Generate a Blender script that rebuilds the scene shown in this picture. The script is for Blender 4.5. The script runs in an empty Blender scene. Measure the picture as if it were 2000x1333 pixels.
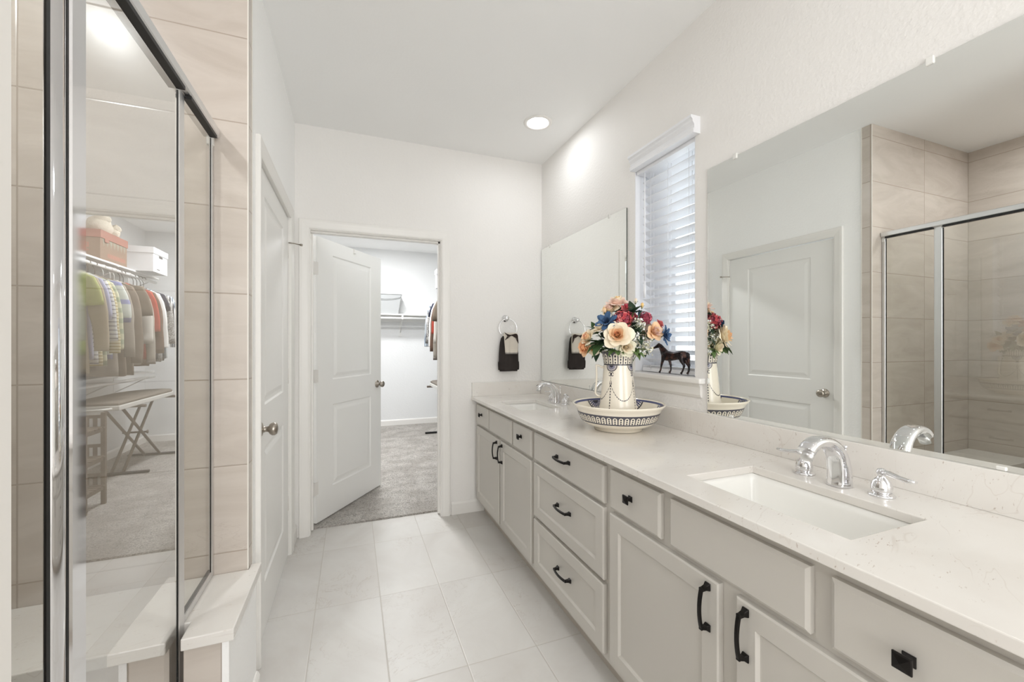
import bpy, math, random
from mathutils import Vector, Matrix
random.seed(7)
C = bpy.context.scene.collection
SC = bpy.context.scene
PI = math.pi

# ------------------------------------------------------------------ camera
cam_d = bpy.data.cameras.new('camera'); cam = bpy.data.objects.new('camera', cam_d); C.objects.link(cam)
cam_d.sensor_width = 36.0; cam_d.lens = 14.5816; cam_d.shift_y = 0.0026; cam_d.clip_start = 0.02
cam.location = (0, 0, 1.2846); cam.rotation_euler = (PI/2, 0, -0.3671)
SC.camera = cam
# ------------------------------------------------------------------ view, world
SC.view_settings.view_transform = 'Standard'; SC.view_settings.look = 'None'
SC.view_settings.gamma = 1.0; SC.view_settings.use_curve_mapping = False
SC.view_settings.exposure = 0.75
SC.cycles.max_bounces = 14; SC.cycles.diffuse_bounces = 8; SC.cycles.glossy_bounces = 8
SC.cycles.transmission_bounces = 8; SC.cycles.transparent_max_bounces = 24
SC.cycles.sample_clamp_indirect = 6.0
world = bpy.data.worlds.new('sky'); SC.world = world; world.use_nodes = True
bg = world.node_tree.nodes['Background']
bg.inputs[0].default_value = (0.88, 0.94, 1.0, 1); bg.inputs[1].default_value = 1.9
LAMP = 36.0      # radiance of the recessed lamps' lenses
def area(name, loc, size, power, rot=(0, 0, 0), col=(1, 1, 1), sy=None):
    d = bpy.data.lights.new(name, 'AREA'); d.energy = power; d.size = size; d.color = col
    if sy: d.shape = 'RECTANGLE'; d.size_y = sy
    o = bpy.data.objects.new(name, d); o.location = loc; o.rotation_euler = rot; C.objects.link(o); return o
# unseen soft fill lights added behind the camera, one overhead and one upright
area('rear_ceiling_fill', (0.35, -1.3, 2.70), 1.3, 5, col=(0.93, 0.97, 1.0))
area('rear_upright_fill', (0.2, -1.86, 1.45), 1.5, 27, rot=(PI/2, 0, 0), col=(0.97, 0.98, 1.0), sy=1.9)

# ------------------------------------------------------------------ dimensions
XL, XR, YF, H = -0.356, 1.440, 3.070, 2.743
XT, YT, XB = -0.345, 1.708, -1.525           # tiled return face, shower end wall, shower back wall
YN = 0.613                                   # near end of the shower opening
YC0, YC1, XC0, XC1 = 3.18, 6.70, -1.0, 1.60  # closet
XG = -0.447                                  # front plane of the shower enclosure
ZC = 0.882                                   # worktop

# ------------------------------------------------------------------ helpers
def srgb(c):
    o = []
    for v in c:
        v = v/255.0
        o.append(v/12.92 if v <= 0.04045 else ((v+0.055)/1.055)**2.4)
    return tuple(o)
class S:
    """a shader socket with arithmetic"""
    def __init__(s, nt, k): s.nt = nt; s.k = k
    def _m(s, op, *a):
        n = s.nt.nodes.new('ShaderNodeMath'); n.operation = op
        for i, x in enumerate((s,)+a):
            if isinstance(x, S): s.nt.links.new(x.k, n.inputs[i])
            else: n.inputs[i].default_value = x
        return S(s.nt, n.outputs[0])
    def __add__(s, o): return s._m('ADD', o)
    def __sub__(s, o): return s._m('SUBTRACT', o)
    def __mul__(s, o): return s._m('MULTIPLY', o)
    def __truediv__(s, o): return s._m('DIVIDE', o)
    def fract(s): return s._m('FRACT')
    def floor(s): return s._m('FLOOR')
    def abs(s): return s._m('ABSOLUTE')
    def lt(s, o): return s._m('LESS_THAN', o)
    def gt(s, o): return s._m('GREATER_THAN', o)
    def max(s, o): return s._m('MAXIMUM', o)
    def min(s, o): return s._m('MINIMUM', o)
    def sin(s): return s._m('SINE')
    def ramp(s, a, b):
        n = s.nt.nodes.new('ShaderNodeMapRange'); n.clamp = True
        s.nt.links.new(s.k, n.inputs[0]); n.inputs[1].default_value = a; n.inputs[2].default_value = b
        return S(s.nt, n.outputs[0])
def mixc(nt, f, a, b):
    n = nt.nodes.new('ShaderNodeMix'); n.data_type = 'RGBA'; n.clamp_factor = True
    if isinstance(f, S): nt.links.new(f.k, n.inputs[0])
    else: n.inputs[0].default_value = f
    for i, x in ((6, a), (7, b)):
        if isinstance(x, tuple): n.inputs[i].default_value = (*x[:3], 1)
        else: nt.links.new(x, n.inputs[i])
    return n.outputs[2]
def coords(nt, kind='pos'):
    if kind == 'pos':
        n = nt.nodes.new('ShaderNodeNewGeometry'); v = n.outputs['Position']
    else:
        n = nt.nodes.new('ShaderNodeTexCoord'); v = n.outputs['Object']
    x = nt.nodes.new('ShaderNodeSeparateXYZ'); nt.links.new(v, x.inputs[0])
    return v, S(nt, x.outputs[0]), S(nt, x.outputs[1]), S(nt, x.outputs[2])
def vec(nt, x, y, z):
    n = nt.nodes.new('ShaderNodeCombineXYZ')
    for i, q in enumerate((x, y, z)):
        if isinstance(q, S): nt.links.new(q.k, n.inputs[i])
        else: n.inputs[i].default_value = q
    return n.outputs[0]
def noise(nt, v, scale, detail=3, rough=0.5, dist=0.0):
    n = nt.nodes.new('ShaderNodeTexNoise'); n.inputs['Scale'].default_value = scale
    n.inputs['Detail'].default_value = detail; n.inputs['Roughness'].default_value = rough
    n.inputs['Distortion'].default_value = dist
    nt.links.new(v, n.inputs['Vector']); return S(nt, n.outputs[0])
def white(nt, v):
    n = nt.nodes.new('ShaderNodeTexWhiteNoise'); nt.links.new(v, n.inputs['Vector']); return S(nt, n.outputs['Value'])
def bump(nt, b, h, strength, dist=0.01):
    n = nt.nodes.new('ShaderNodeBump'); n.inputs['Strength'].default_value = strength; n.inputs['Distance'].default_value = dist
    nt.links.new(h.k, n.inputs['Height']); nt.links.new(n.outputs[0], b.inputs['Normal'])
def mat(name, col=(200, 200, 200), rough=0.5, metal=0.0, build=None, spec=None, coat=0.0):
    m = bpy.data.materials.new(name); m.use_nodes = True; nt = m.node_tree
    b = nt.nodes['Principled BSDF']
    b.inputs['Base Color'].default_value = (*srgb(col), 1); b.inputs['Roughness'].default_value = rough
    b.inputs['Metallic'].default_value = metal
    if spec is not None: b.inputs['Specular IOR Level'].default_value = spec
    if coat: b.inputs['Coat Weight'].default_value = coat
    if build: build(nt, b)
    return m
def setc(nt, b, out): nt.links.new(out, b.inputs['Base Color'])

# ------------------------------------------------------------------ materials
def paint(col, scale=75, st=0.45):
    def f(nt, b):
        v, x, y, z = coords(nt); n = noise(nt, v, scale, 2); bump(nt, b, n, st, 0.004)
        n2 = noise(nt, v, 1.3, 2); setc(nt, b, mixc(nt, n2, srgb(tuple(c-3 for c in col)), srgb(tuple(c+3 for c in col))))
    return f
M = {}
M['wall'] = mat('wall_paint', rough=0.7, build=paint((232, 230, 227)))
M['wall_l'] = mat('left_wall_paint', rough=0.65, build=paint((246, 246, 245)))
M['ceil'] = mat('ceiling_paint', rough=0.85, build=paint((240, 240, 239), 70, 0.1))
M['closet'] = mat('closet_paint', rough=0.7, build=paint((229, 230, 230)))
M['trim'] = mat('white_trim_paint', (232, 230, 226), 0.35, build=lambda nt, b: bump(nt, b, noise(nt, coords(nt)[0], 20, 2), 0.03, 0.002))
M['smooth'] = mat('smooth_white_paint', (226, 223, 218), 0.6, build=lambda nt, b: bump(nt, b, noise(nt, coords(nt)[0], 30, 2), 0.03, 0.002))
M['door'] = mat('white_door_paint', (233, 232, 229), 0.35, build=lambda nt, b: bump(nt, b, noise(nt, coords(nt, 'o')[0], 25, 2), 0.03, 0.002))
def veined(nt, v, base, vein, dark, scale=1.0, amt=0.6):
    n1 = noise(nt, v, 2.2*scale, 4, 0.6, 1.2)
    n2 = noise(nt, v, 5.5*scale, 5, 0.62, 1.8)
    c = mixc(nt, n1.ramp(0.35, 0.7), base, vein)
    line = (n2-0.5).abs().ramp(0.012, 0.0)*noise(nt, v, 1.7*scale, 2).ramp(0.5, 0.68)
    return mixc(nt, line*amt, c, dark)
def tiles(name, ua, va, w, h, u0, v0, base, vein, dark, grout, rough=0.35, gw=0.0022, sq=1.0):
    def f(nt, b):
        v, x, y, z = coords(nt); ax = {'x': x, 'y': y, 'z': z}
        u, t = (ax[ua]-u0)/w, (ax[va]-v0)/h
        iu, it = u.floor(), t.floor()
        eu = ((u.fract()-0.5).abs()*-1.0+0.5)*w
        et = ((t.fract()-0.5).abs()*-1.0+0.5)*h
        e = eu.min(et); g = e.lt(gw)
        r = white(nt, vec(nt, iu, it, 3.0))
        off = vec(nt, ax[ua]+r*17.0+ax[va]*(sq-1.0)*0.15, ax[va]*sq+r*9.0, r*5.0)
        c = veined(nt, off, base, vein, dark, 1.0, 0.6 if sq == 1 else 0.28)
        c = mixc(nt, (r-0.5).abs()*0.22, c, vein)
        c = mixc(nt, g, c, grout); setc(nt, b, c)
        bump(nt, b, e.ramp(0.0, 0.004), 0.35, 0.002)
        b.inputs['Roughness'].default_value = rough
    return mat(name, build=f)
FT = (srgb((206, 204, 200)), srgb((196, 192, 187)), srgb((160, 146, 134)), srgb((189, 184, 177)))
M['floor'] = tiles('floor_tile', 'x', 'y', 0.2995, 0.60, -0.168, 0.408, *FT, rough=0.42)
ST = (srgb((203, 194, 185)), srgb((188, 178, 168)), srgb((150, 134, 120)), srgb((172, 160, 148)))
M['tile_x'] = tiles('shower_tile_end', 'x', 'z', 0.602, 0.3015, -0.947, 0.254, *ST, rough=0.24, sq=3.2)
M['tile_y'] = tiles('shower_tile_back', 'y', 'z', 0.602, 0.3015, 1.708, 0.254, *ST, rough=0.24, sq=3.2)
M['grout_trim'] = mat('white_tile_edge', (226, 222, 214), 0.3)
def quartz(nt, b):
    v, x, y, z = coords(nt)
    rot = vec(nt, x*1.0+y*0.5, y*1.0-x*0.35, z)
    n = nt.nodes.new('ShaderNodeMapping'); nt.links.new(rot, n.inputs[0]); n.inputs['Scale'].default_value = (1, 3.2, 1.5)
    f = noise(nt, n.outputs[0], 42, 4, 0.65, 0.15); sel = noise(nt, v, 6, 3)
    fleck = f.ramp(0.635, 0.69)*sel.ramp(0.40, 0.56)
    cl = noise(nt, v, 3.0, 3, 0.6, 0.6)
    c = mixc(nt, cl.ramp(0.3, 0.75), srgb((228, 225, 220)), srgb((220, 215, 209)))
    vein = (noise(nt, n.outputs[0], 1.9, 3, 0.55, 0.5)-0.5).abs().ramp(0.006, 0.0)*sel.ramp(0.46, 0.56)
    c = mixc(nt, fleck*0.7, c, srgb((170, 152, 138))); c = mixc(nt, vein*0.22, c, srgb((180, 162, 148)))
    setc(nt, b, c)
M['quartz'] = mat('quartz', rough=0.16, build=quartz)
M['cab'] = mat('cabinet_paint', (193, 189, 182), 0.42, build=lambda nt, b: bump(nt, b, noise(nt, coords(nt)[0], 40, 2), 0.03, 0.002))
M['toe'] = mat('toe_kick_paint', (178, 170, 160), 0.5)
M['black'] = mat('blackened_bronze', (30, 27, 25), 0.38, 0.7)
M['gasket'] = mat('black_gasket', (14, 13, 13), 0.5)
M['chrome'] = mat('chrome', (232, 232, 234), 0.06, 1.0)
M['satin'] = mat('bright_aluminium', (224, 224, 224), 0.36, 1.0)
M['nickel'] = mat('satin_nickel', (168, 160, 150), 0.28, 1.0)
M['mirror'] = mat('mirror_silver', (245, 247, 245), 0.0, 1.0)
M['mirror_edge'] = mat('mirror_edge', (92, 100, 96), 0.2, 0.6)
M['porcelain'] = mat('porcelain', (240, 239, 235), 0.08)
M['clear_plastic'] = mat('clear_plastic', (225, 224, 220), 0.2)
M['blind'] = mat('white_blind', (232, 233, 236), 0.4)
M['cord'] = mat('blind_cord', (238, 238, 240), 0.6)
M['vinyl'] = mat('white_window_vinyl', (214, 216, 220), 0.4)
def glass(name, refl, k=5.0, tint=(0.975, 0.985, 0.972)):
    m = bpy.data.materials.new(name); m.use_nodes = True; nt = m.node_tree; nt.nodes.clear()
    o = nt.nodes.new('ShaderNodeOutputMaterial'); t = nt.nodes.new('ShaderNodeBsdfTransparent'); t.inputs[0].default_value = (*tint, 1)
    g = nt.nodes.new('ShaderNodeBsdfGlossy'); g.inputs['Roughness'].default_value = 0.0; g.inputs[0].default_value = (1, 1, 1, 1)
    x = nt.nodes.new('ShaderNodeMixShader'); ge = nt.nodes.new('ShaderNodeNewGeometry'); dp = nt.nodes.new('ShaderNodeVectorMath'); dp.operation = 'DOT_PRODUCT'
    nt.links.new(ge.outputs['Normal'], dp.inputs[0]); nt.links.new(ge.outputs['Incoming'], dp.inputs[1])
    c1 = (S(nt, dp.outputs['Value']).abs()*-1.0+1.0)._m('POWER', k)      # Schlick reflectance plus any coating
    f = (c1*0.96+(0.04+refl)).max(0.0).min(0.9); nt.links.new(f.k, x.inputs[0])
    nt.links.new(t.outputs[0], x.inputs[1]); nt.links.new(g.outputs[0], x.inputs[2]); nt.links.new(x.outputs[0], o.inputs[0])
    return m
M['glass_door'] = glass('coated_shower_glass', 0.08, 2.1)
M['glass'] = glass('clear_shower_glass', 0.0)
M['glass_back'] = glass('glass_inner_face', -0.2)
M['pane'] = glass('window_glass', 0.0)
def emit(name, col, s):
    m = bpy.data.materials.new(name); m.use_nodes = True; nt = m.node_tree; nt.nodes.clear()
    o = nt.nodes.new('ShaderNodeOutputMaterial'); e = nt.nodes.new('ShaderNodeEmission')
    e.inputs[0].default_value = (*col, 1); e.inputs[1].default_value = s; nt.links.new(e.outputs[0], o.inputs[0]); return m
M['lamp'] = emit('lamp_lens', (0.955, 0.978, 1.0), LAMP)
M['lamp_dim'] = emit('dimmer_lamp_lens', (0.955, 0.978, 1.0), LAMP*0.06)
M['lamp_fill'] = emit('fill_lamp_lens', (0.955, 0.978, 1.0), LAMP*0.55)
M['lamp_mid'] = emit('shower_lamp_lens', (0.955, 0.978, 1.0), LAMP*4.2)
M['lamp_c'] = emit('closet_lamp_lens', (0.98, 0.99, 1.0), 88.0)
def carpet(nt, b):
    v, x, y, z = coords(nt); a = noise(nt, v, 130, 4, 0.75); c = noise(nt, v, 22, 4, 0.65, 0.5); d = noise(nt, v, 4.5, 3)
    k = mixc(nt, a.ramp(0.36, 0.62), srgb((112, 107, 101)), srgb((226, 222, 216)))
    k2 = mixc(nt, c.ramp(0.42, 0.64)*0.6, k, srgb((206, 201, 194))); setc(nt, b, mixc(nt, d.ramp(0.4, 0.6)*0.4, k2, srgb((140, 132, 124))))
    bump(nt, b, a*0.6+c*0.8, 0.9, 0.02)
M['carpet'] = mat('carpet_pile', rough=0.95, build=carpet, spec=0.1)
def cloth(name, col, stripe=None, axis='z', period=0.03, duty=0.35, pat=None):
    def f(nt, b):
        v, x, y, z = coords(nt, 'o'); base = srgb(col)
        c = mixc(nt, noise(nt, v, 9, 3), srgb(tuple(max(0, k-10) for k in col)), srgb(tuple(min(255, k+8) for k in col)))
        if stripe:
            q = {'x': x, 'y': y, 'z': z}[axis]
            c = mixc(nt, ((q/period).fract()).lt(duty), c, srgb(stripe))
        if pat: c = mixc(nt, noise(nt, v, 90, 1).ramp(0.47, 0.53), c, srgb(pat))
        setc(nt, b, c); bump(nt, b, noise(nt, v, 300, 2), 0.15, 0.002)
    return mat(name, rough=0.9, build=f, spec=0.15)

# ------------------------------------------------------------------ mesh builder
W = {}
class MB:
    def __init__(s): s.v = []; s.f = []; s.m = []; s.sm = []
    def add(s, vs, fs, mi=0, smooth=False):
        o = len(s.v); s.v += [tuple(p) for p in vs]
        for f in fs: s.f.append(tuple(i+o for i in f)); s.m.append(mi); s.sm.append(smooth)
        return s
    def box(s, x0, x1, y0, y1, z0, z1, mi=0, c=0.0):
        if c <= 0:
            vs = [(x, y, z) for x in (x0, x1) for y in (y0, y1) for z in (z0, z1)]
            return s.add(vs, [(0, 1, 3, 2), (4, 6, 7, 5), (0, 4, 5, 1), (2, 3, 7, 6), (0, 2, 6, 4), (1, 5, 7, 3)], mi)
        lo, hi = (x0, y0, z0), (x1, y1, z1); vs = []; idx = {}
        def V(corner, ax):
            k = (corner, ax)
            if k not in idx:
                p = []
                for i in range(3):
                    q = hi[i] if corner[i] else lo[i]
                    if i != ax: q += -c if corner[i] else c
                    p.append(q)
                idx[k] = len(vs); vs.append(tuple(p))
            return idx[k]
        fs = []
        import itertools
        for ax in range(3):
            o1, o2 = [i for i in range(3) if i != ax]
            for sd in (0, 1):
                ring = []
                for a, b2 in ((0, 0), (1, 0), (1, 1), (0, 1)):
                    cn = [0, 0, 0]; cn[ax] = sd; cn[o1] = a; cn[o2] = b2; ring.append(V(tuple(cn), ax))
                fs.append(tuple(ring))
        for ax in range(3):
            o1, o2 = [i for i in range(3) if i != ax]
            for a in (0, 1):
                for b2 in (0, 1):
                    c0 = [0, 0, 0]; c0[o1] = a; c0[o2] = b2; c1 = list(c0); c1[ax] = 1
                    c0 = tuple(c0); c1 = tuple(c1)
                    fs.append((V(c0, o1), V(c1, o1), V(c1, o2), V(c0, o2)))
        for cn in itertools.product((0, 1), repeat=3): fs.append((V(cn, 0), V(cn, 1), V(cn, 2)))
        return s.add(vs, fs, mi)
    def rings(s, rs, mi=0, closed=True, cap=(True, True), smooth=True):
        n = len(rs[0]); vs = [p for r in rs for p in r]; fs = []
        for i in range(len(rs)-1):
            for j in range(n if closed else n-1):
                k = (j+1) % n; fs.append((i*n+j, i*n+k, (i+1)*n+k, (i+1)*n+j))
        s.add(vs, fs, mi, smooth)
        o = len(s.v)-len(vs)
        if cap[0]: s.f.append(tuple(o+j for j in range(n))[::-1]); s.m.append(mi); s.sm.append(False)
        if cap[1]: s.f.append(tuple(o+(len(rs)-1)*n+j for j in range(n))); s.m.append(mi); s.sm.append(False)
        return s
    def lathe(s, prof, c=(0, 0, 0), n=32, mi=0, axis='z', cap=(False, False)):
        rs = []
        for r, h in prof:
            ring = []
            for j in range(n):
                a = 2*PI*j/n; p = (r*math.cos(a), r*math.sin(a), h)
                if axis == 'x': p = (h, p[0], p[1])
                if axis == '-x': p = (-h, p[0], p[1])
                if axis == 'y': p = (p[0], h, p[1])
                if axis == '-y': p = (p[0], -h, p[1])
                if axis == '-z': p = (p[0], p[1], -h)
                ring.append((p[0]+c[0], p[1]+c[1], p[2]+c[2]))
            rs.append(ring)
        return s.rings(rs, mi, True, cap)
    def tube(s, pts, rad, n=12, mi=0, flat=None, up=(0, 0, 1), cap=(True, True)):
        """flat: (a, b) factors of the radius along side and up"""
        P = [Vector(p) for p in pts]; rs = []
        if not isinstance(rad, (list, tuple)): rad = [rad]*len(P)
        prev = None
        for i, p in enumerate(P):
            t = (P[min(i+1, len(P)-1)]-P[max(i-1, 0)])
            t = t.normalized() if t.length > 1e-9 else Vector((0, 0, 1))
            if prev is None:
                a = Vector(up).cross(t)
                if a.length < 1e-4: a = Vector((1, 0, 0)).cross(t)
                a.normalize()
            else:
                a = prev-t*prev.dot(t); a.normalize()
            prev = a; b = t.cross(a)
            fa, fb = flat if flat else (1, 1)
            if isinstance(fa, (list, tuple)): fa_, fb_ = fa[i], fb[i]
            else: fa_, fb_ = fa, fb
            rs.append([tuple(p+a*(rad[i]*fa_*math.cos(2*PI*j/n))+b*(rad[i]*fb_*math.sin(2*PI*j/n))) for j in range(n)])
        return s.rings(rs, mi, True, cap)
    def prism(s, poly, lo, hi, axis='x', mi=0):
        n = len(poly)
        def P(a, b, h): return {'x': (h, a, b), 'y': (a, h, b), 'z': (a, b, h)}[axis]
        vs = [P(a, b, lo) for a, b in poly]+[P(a, b, hi) for a, b in poly]
        fs = [tuple(range(n))[::-1], tuple(range(n, 2*n))]+[(i, (i+1) % n, n+(i+1) % n, n+i) for i in range(n)]
        return s.add(vs, fs, mi)
    def relief(s, O, U, V, N, w, h, loops, mi=0, cap=True):
        """nested rectangles: loops of (inset, height along N)"""
        O, U, V, N = Vector(O), Vector(U), Vector(V), Vector(N); rs = []
        for ins, d in loops:
            rs.append([tuple(O+U*a+V*b+N*d) for a, b in ((ins, ins), (w-ins, ins), (w-ins, h-ins), (ins, h-ins))])
        return s.rings(rs, mi, True, (False, cap), False)
    def grid(s, f, nu, nv, mi=0, smooth=True, two=None):
        vs = [f(i/(nu-1), j/(nv-1)) for j in range(nv) for i in range(nu)]
        fs = [(j*nu+i, j*nu+i+1, (j+1)*nu+i+1, (j+1)*nu+i) for j in range(nv-1) for i in range(nu-1)]
        return s.add(vs, fs, mi, smooth)
    def xf(s, m): s.v = [tuple(m @ Vector(p)) for p in s.v]; return s
    def build(s, name, mats, parent=None, bevel=0.0, sub=0, solid=0.0, seg=2):
        if not isinstance(mats, (list, tuple)): mats = [mats]
        me = bpy.data.meshes.new(name)
        off = W.get(parent.name, Vector((0, 0, 0))) if parent else Vector((0, 0, 0))
        me.from_pydata([tuple(Vector(p)-off) for p in s.v], [], s.f)
        for m in mats: me.materials.append(m)
        me.polygons.foreach_set('material_index', s.m); me.polygons.foreach_set('use_smooth', s.sm)
        import bmesh
        b = bmesh.new(); b.from_mesh(me); bmesh.ops.recalc_face_normals(b, faces=b.faces[:]); b.to_mesh(me); b.free()
        me.update()
        o = bpy.data.objects.new(name, me); C.objects.link(o)
        if parent: o.parent = parent; W[o.name] = off
        if solid:
            k = o.modifiers.new('thickness', 'SOLIDIFY'); k.thickness = solid; k.offset = 0
        if bevel:
            k = o.modifiers.new('bevel', 'BEVEL'); k.width = bevel; k.segments = seg; k.limit_method = 'ANGLE'; k.angle_limit = 0.6
        if sub:
            k = o.modifiers.new('smooth', 'SUBSURF'); k.levels = sub; k.render_levels = sub
        return o
def tag(o, label, cat, group=None):
    o['label'] = label; o['category'] = cat
    if group: o['group'] = group
    return o
def struct(o, label=None):
    o['kind'] = 'structure'
    if label: o['label'] = label
    return o
def thing(name, label, cat, loc=(0, 0, 0), group=None):
    o = bpy.data.objects.new(name, None); o.empty_display_size = 0.05; o.location = loc; C.objects.link(o)
    W[o.name] = Vector(loc); return tag(o, label, cat, group)
def dup(root, loc, label=None, group=None):
    r = root.copy(); C.objects.link(r); r.location = loc
    if label: r['label'] = label
    if group: r['group'] = group
    for ch in list(root.children):
        c = ch.copy(); C.objects.link(c); c.parent = r
        for g in list(ch.children):
            d = g.copy(); C.objects.link(d); d.parent = c
    return r
def R3(axis, ang): return Matrix.Rotation(ang, 4, axis)

# ------------------------------------------------------------------ the setting
T = 0.12
def st(name, m, label, *boxes):
    mb = MB()
    for b in boxes: mb.box(*b)
    return struct(mb.build(name, m), label)
st('floor', M['floor'], 'pale stone-look floor tiles of the bathroom', (XB-T, XR+T, -1.9-T, YC0-0.015, -0.1, 0.0))
st('floor.001', M['carpet'], 'grey speckled closet carpet', (XC0-T, XC1+T, YC0-0.015, YC1+T, -0.1, 0.012))
st('ceiling', M['ceil'], 'smooth off-white ceiling', (XB-T, XC1+T, -1.9-T, YC1+T, H, H+0.1))
# window opening in the right wall
WY0, WY1, WZ0, WZ1 = 1.446, 1.874, 1.107, 2.262
st('wall_right', M['wall'], 'warm white textured wall behind the vanity',
   (XR, XR+0.16, -1.9, WY0, 0, H), (XR, XR+0.16, WY1, YF+0.11, 0, H),
   (XR, XR+0.16, WY0, WY1, 0, WZ0), (XR, XR+0.16, WY0, WY1, WZ1, H))
DX0, DX1, DZ = -0.282, 0.632, 2.068   # rough opening of the closet doorway
st('wall_far', M['wall'], 'off-white wall with the closet doorway',
   (XL-T, DX0, YF, YC0, 0, H), (DX1, XR, YF, YC0, 0, H), (DX0, DX1, YF, YC0, DZ, H))
LY0, LY1 = 1.945, 2.838               # left door opening
st('wall_left', M['wall_l'], 'white wall with the closed panel door',
   (XL-T, XL, LY1+0.015, YF, 0, H), (XL-T, XL, YT+0.01, LY0-0.015, 0, H), (XL-T, XL, LY0-0.015, LY1+0.015, DZ, H))
st('wall_left.001', M['smooth'], 'white wall beside the camera at the near end of the shower',
   (XT-0.12, XT, -1.9, YN+0.001, 0, H), (XB-T, XT-0.12, 0.49, YN-0.012, 0, H))
st('wall_rear', M['wall'], 'white wall behind the camera', (XB-T, XR+0.16, -1.9-T, -1.9, 0, H))
st('wall_shower_far', M['tile_x'], 'beige stone-look tiled end wall of the shower', (XB, XT, YT, YT+0.012, 0, H))
st('wall_shower_back', M['tile_y'], 'beige tiled back wall of the shower', (XB-T, XB, 0.49, YT+0.012, 0, H))
st('wall_shower_near', M['tile_x'], 'beige tiled near end wall of the shower', (XB, XT-0.121, YN-0.012, YN, 0, H))
st('trim_1', M['tile_y'], 'narrow tiled return on the wall corner', (XL, XT, YT+0.012, 1.768, 0.45, H))
st('trim_2', M['grout_trim'], 'thin white edge strip of the tiled corner', (XT-0.003, XT+0.001, YT-0.001, YT+0.004, 0.486, H), (XL, XT+0.001, 1.766, 1.771, 0.486, H))
# closet shell
st('wall_closet_back', M['closet'], 'white back wall of the closet', (XC0-T, XC1+T, YC1, YC1+T, 0, H))
st('wall_closet_right', M['closet'], 'white right wall of the closet', (XC1, XC1+T, YC0, YC1, 0, H))
st('wall_closet_left', M['closet'], 'white left wall of the closet', (XC0-T, XC0, YC0, YC1, 0, H))
st('wall_closet_front', M['closet'], 'white closet side of the doorway wall', (XC0, DX0, YC0, YC0+0.004, 0, H), (DX1, XC1, YC0, YC0+0.004, 0, H), (DX0, DX1, YC0, YC0+0.004, DZ, H))
# baseboards (with eased top)
def baseb(name, label, a, b, n, z=0.095, t=0.013, z0=0.0):
    a, b = Vector((*a, 0)), Vector((*b, 0)); n = Vector((*n, 0)); mb = MB()
    prof = [(0, z0), (t, z0), (t, z-0.016), (t*0.55, z-0.004), (t*0.3, z), (0, z)]
    mb.rings([[tuple(p+n*d+Vector((0, 0, h))) for d, h in prof] for p in (a, b)], 0, True, (True, True), False)
    return struct(mb.build(name, M['trim']), label)
baseb('baseboard_far', 'short white baseboard between doorway and vanity', (0.692, YF), (0.95, YF), (0, -1))
baseb('baseboard_left', 'white baseboard stub between the two doorways', (XL, 2.90), (XL, YF), (1, 0))
baseb('baseboard_closet_back', 'white baseboard at the back of the closet', (XC0, YC1), (XC1, YC1), (0, -1), 0.10, 0.013, 0.012)
baseb('baseboard_closet_right', 'white baseboard on the right of the closet', (XC1, YC0), (XC1, YC1-0.013), (-1, 0), 0.10, 0.013, 0.012)
baseb('baseboard_left.001', 'white baseboard along the side of the shower seat', (-0.327, 1.38), (-0.327, 1.74), (1, 0), 0.095)

# casings: profile run round an opening
def casing(name, label, O, U, N, w, h, cw=0.062, t=0.018, z0=0.0, legs=(1, 1)):
    """O: floor point at the left inner edge, U along the opening, N out of the wall"""
    O, U, N = Vector(O), Vector(U), Vector(N); Z = Vector((0, 0, 1)); mb = MB()
    prof = [(0, 0), (0, t*0.45), (cw*0.10, t*0.62), (cw*0.22, t*0.72), (cw*0.40, t*0.80), (cw*0.72, t), (cw*0.96, t), (cw, t*0.8), (cw, 0)]
    rs = []
    for cor in range(4):
        r = []
        for d, hgt in prof:
            if cor == 0: p = O-U*d+Z*z0
            elif cor == 1: p = O-U*d+Z*(h+d)
            elif cor == 2: p = O+U*(w+d)+Z*(h+d)
            else: p = O+U*(w+d)+Z*z0
            r.append(tuple(p+N*hgt))
        rs.append(r)
    mb.rings(rs, 0, True, (True, True), False)
    return struct(mb.build(name, M['trim']), label)
casing('trim_3', 'white casing round the closet doorway', (-0.268, YF, 0), (1, 0, 0), (0, -1, 0), 0.886, 2.053)
casing('trim_4', 'white casing round the closed door', (XL, LY0, 0), (0, 1, 0), (1, 0, 0), LY1-LY0, 2.05)
casing('trim_5', 'white casing on the closet side of the doorway', (-0.268, YC0+0.004, 0.012), (1, 0, 0), (0, 1, 0), 0.886, 2.041)
# jambs with stops
j = MB()
j.box(DX0, -0.262, YF, YC0+0.004, 0, DZ-0.02).box(0.611, DX1, YF, YC0+0.004, 0, DZ-0.02).box(DX0, DX1, YF, YC0+0.004, DZ-0.02, DZ)
j.box(-0.262, -0.250, YF+0.055, YF+0.095-0.005, 0.012, DZ-0.02).box(0.599, 0.611, YF+0.03, YF+0.068, 0.012, DZ-0.02).box(-0.262, 0.611, YF+0.03, YF+0.068, DZ-0.032, DZ-0.02)
struct(j.build('trim_6', M['trim']), 'white jamb and stops of the closet doorway')
j = MB()
j.box(XL-T, XL, LY0-0.015, LY0+0.004, 0, DZ).box(XL-T, XL, LY1-0.004, LY1+0.015, 0, DZ).box(XL-T, XL, LY0, LY1, DZ-0.018, DZ)
struct(j.build('trim_7', M['trim']), 'white jamb of the closed door')

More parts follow.
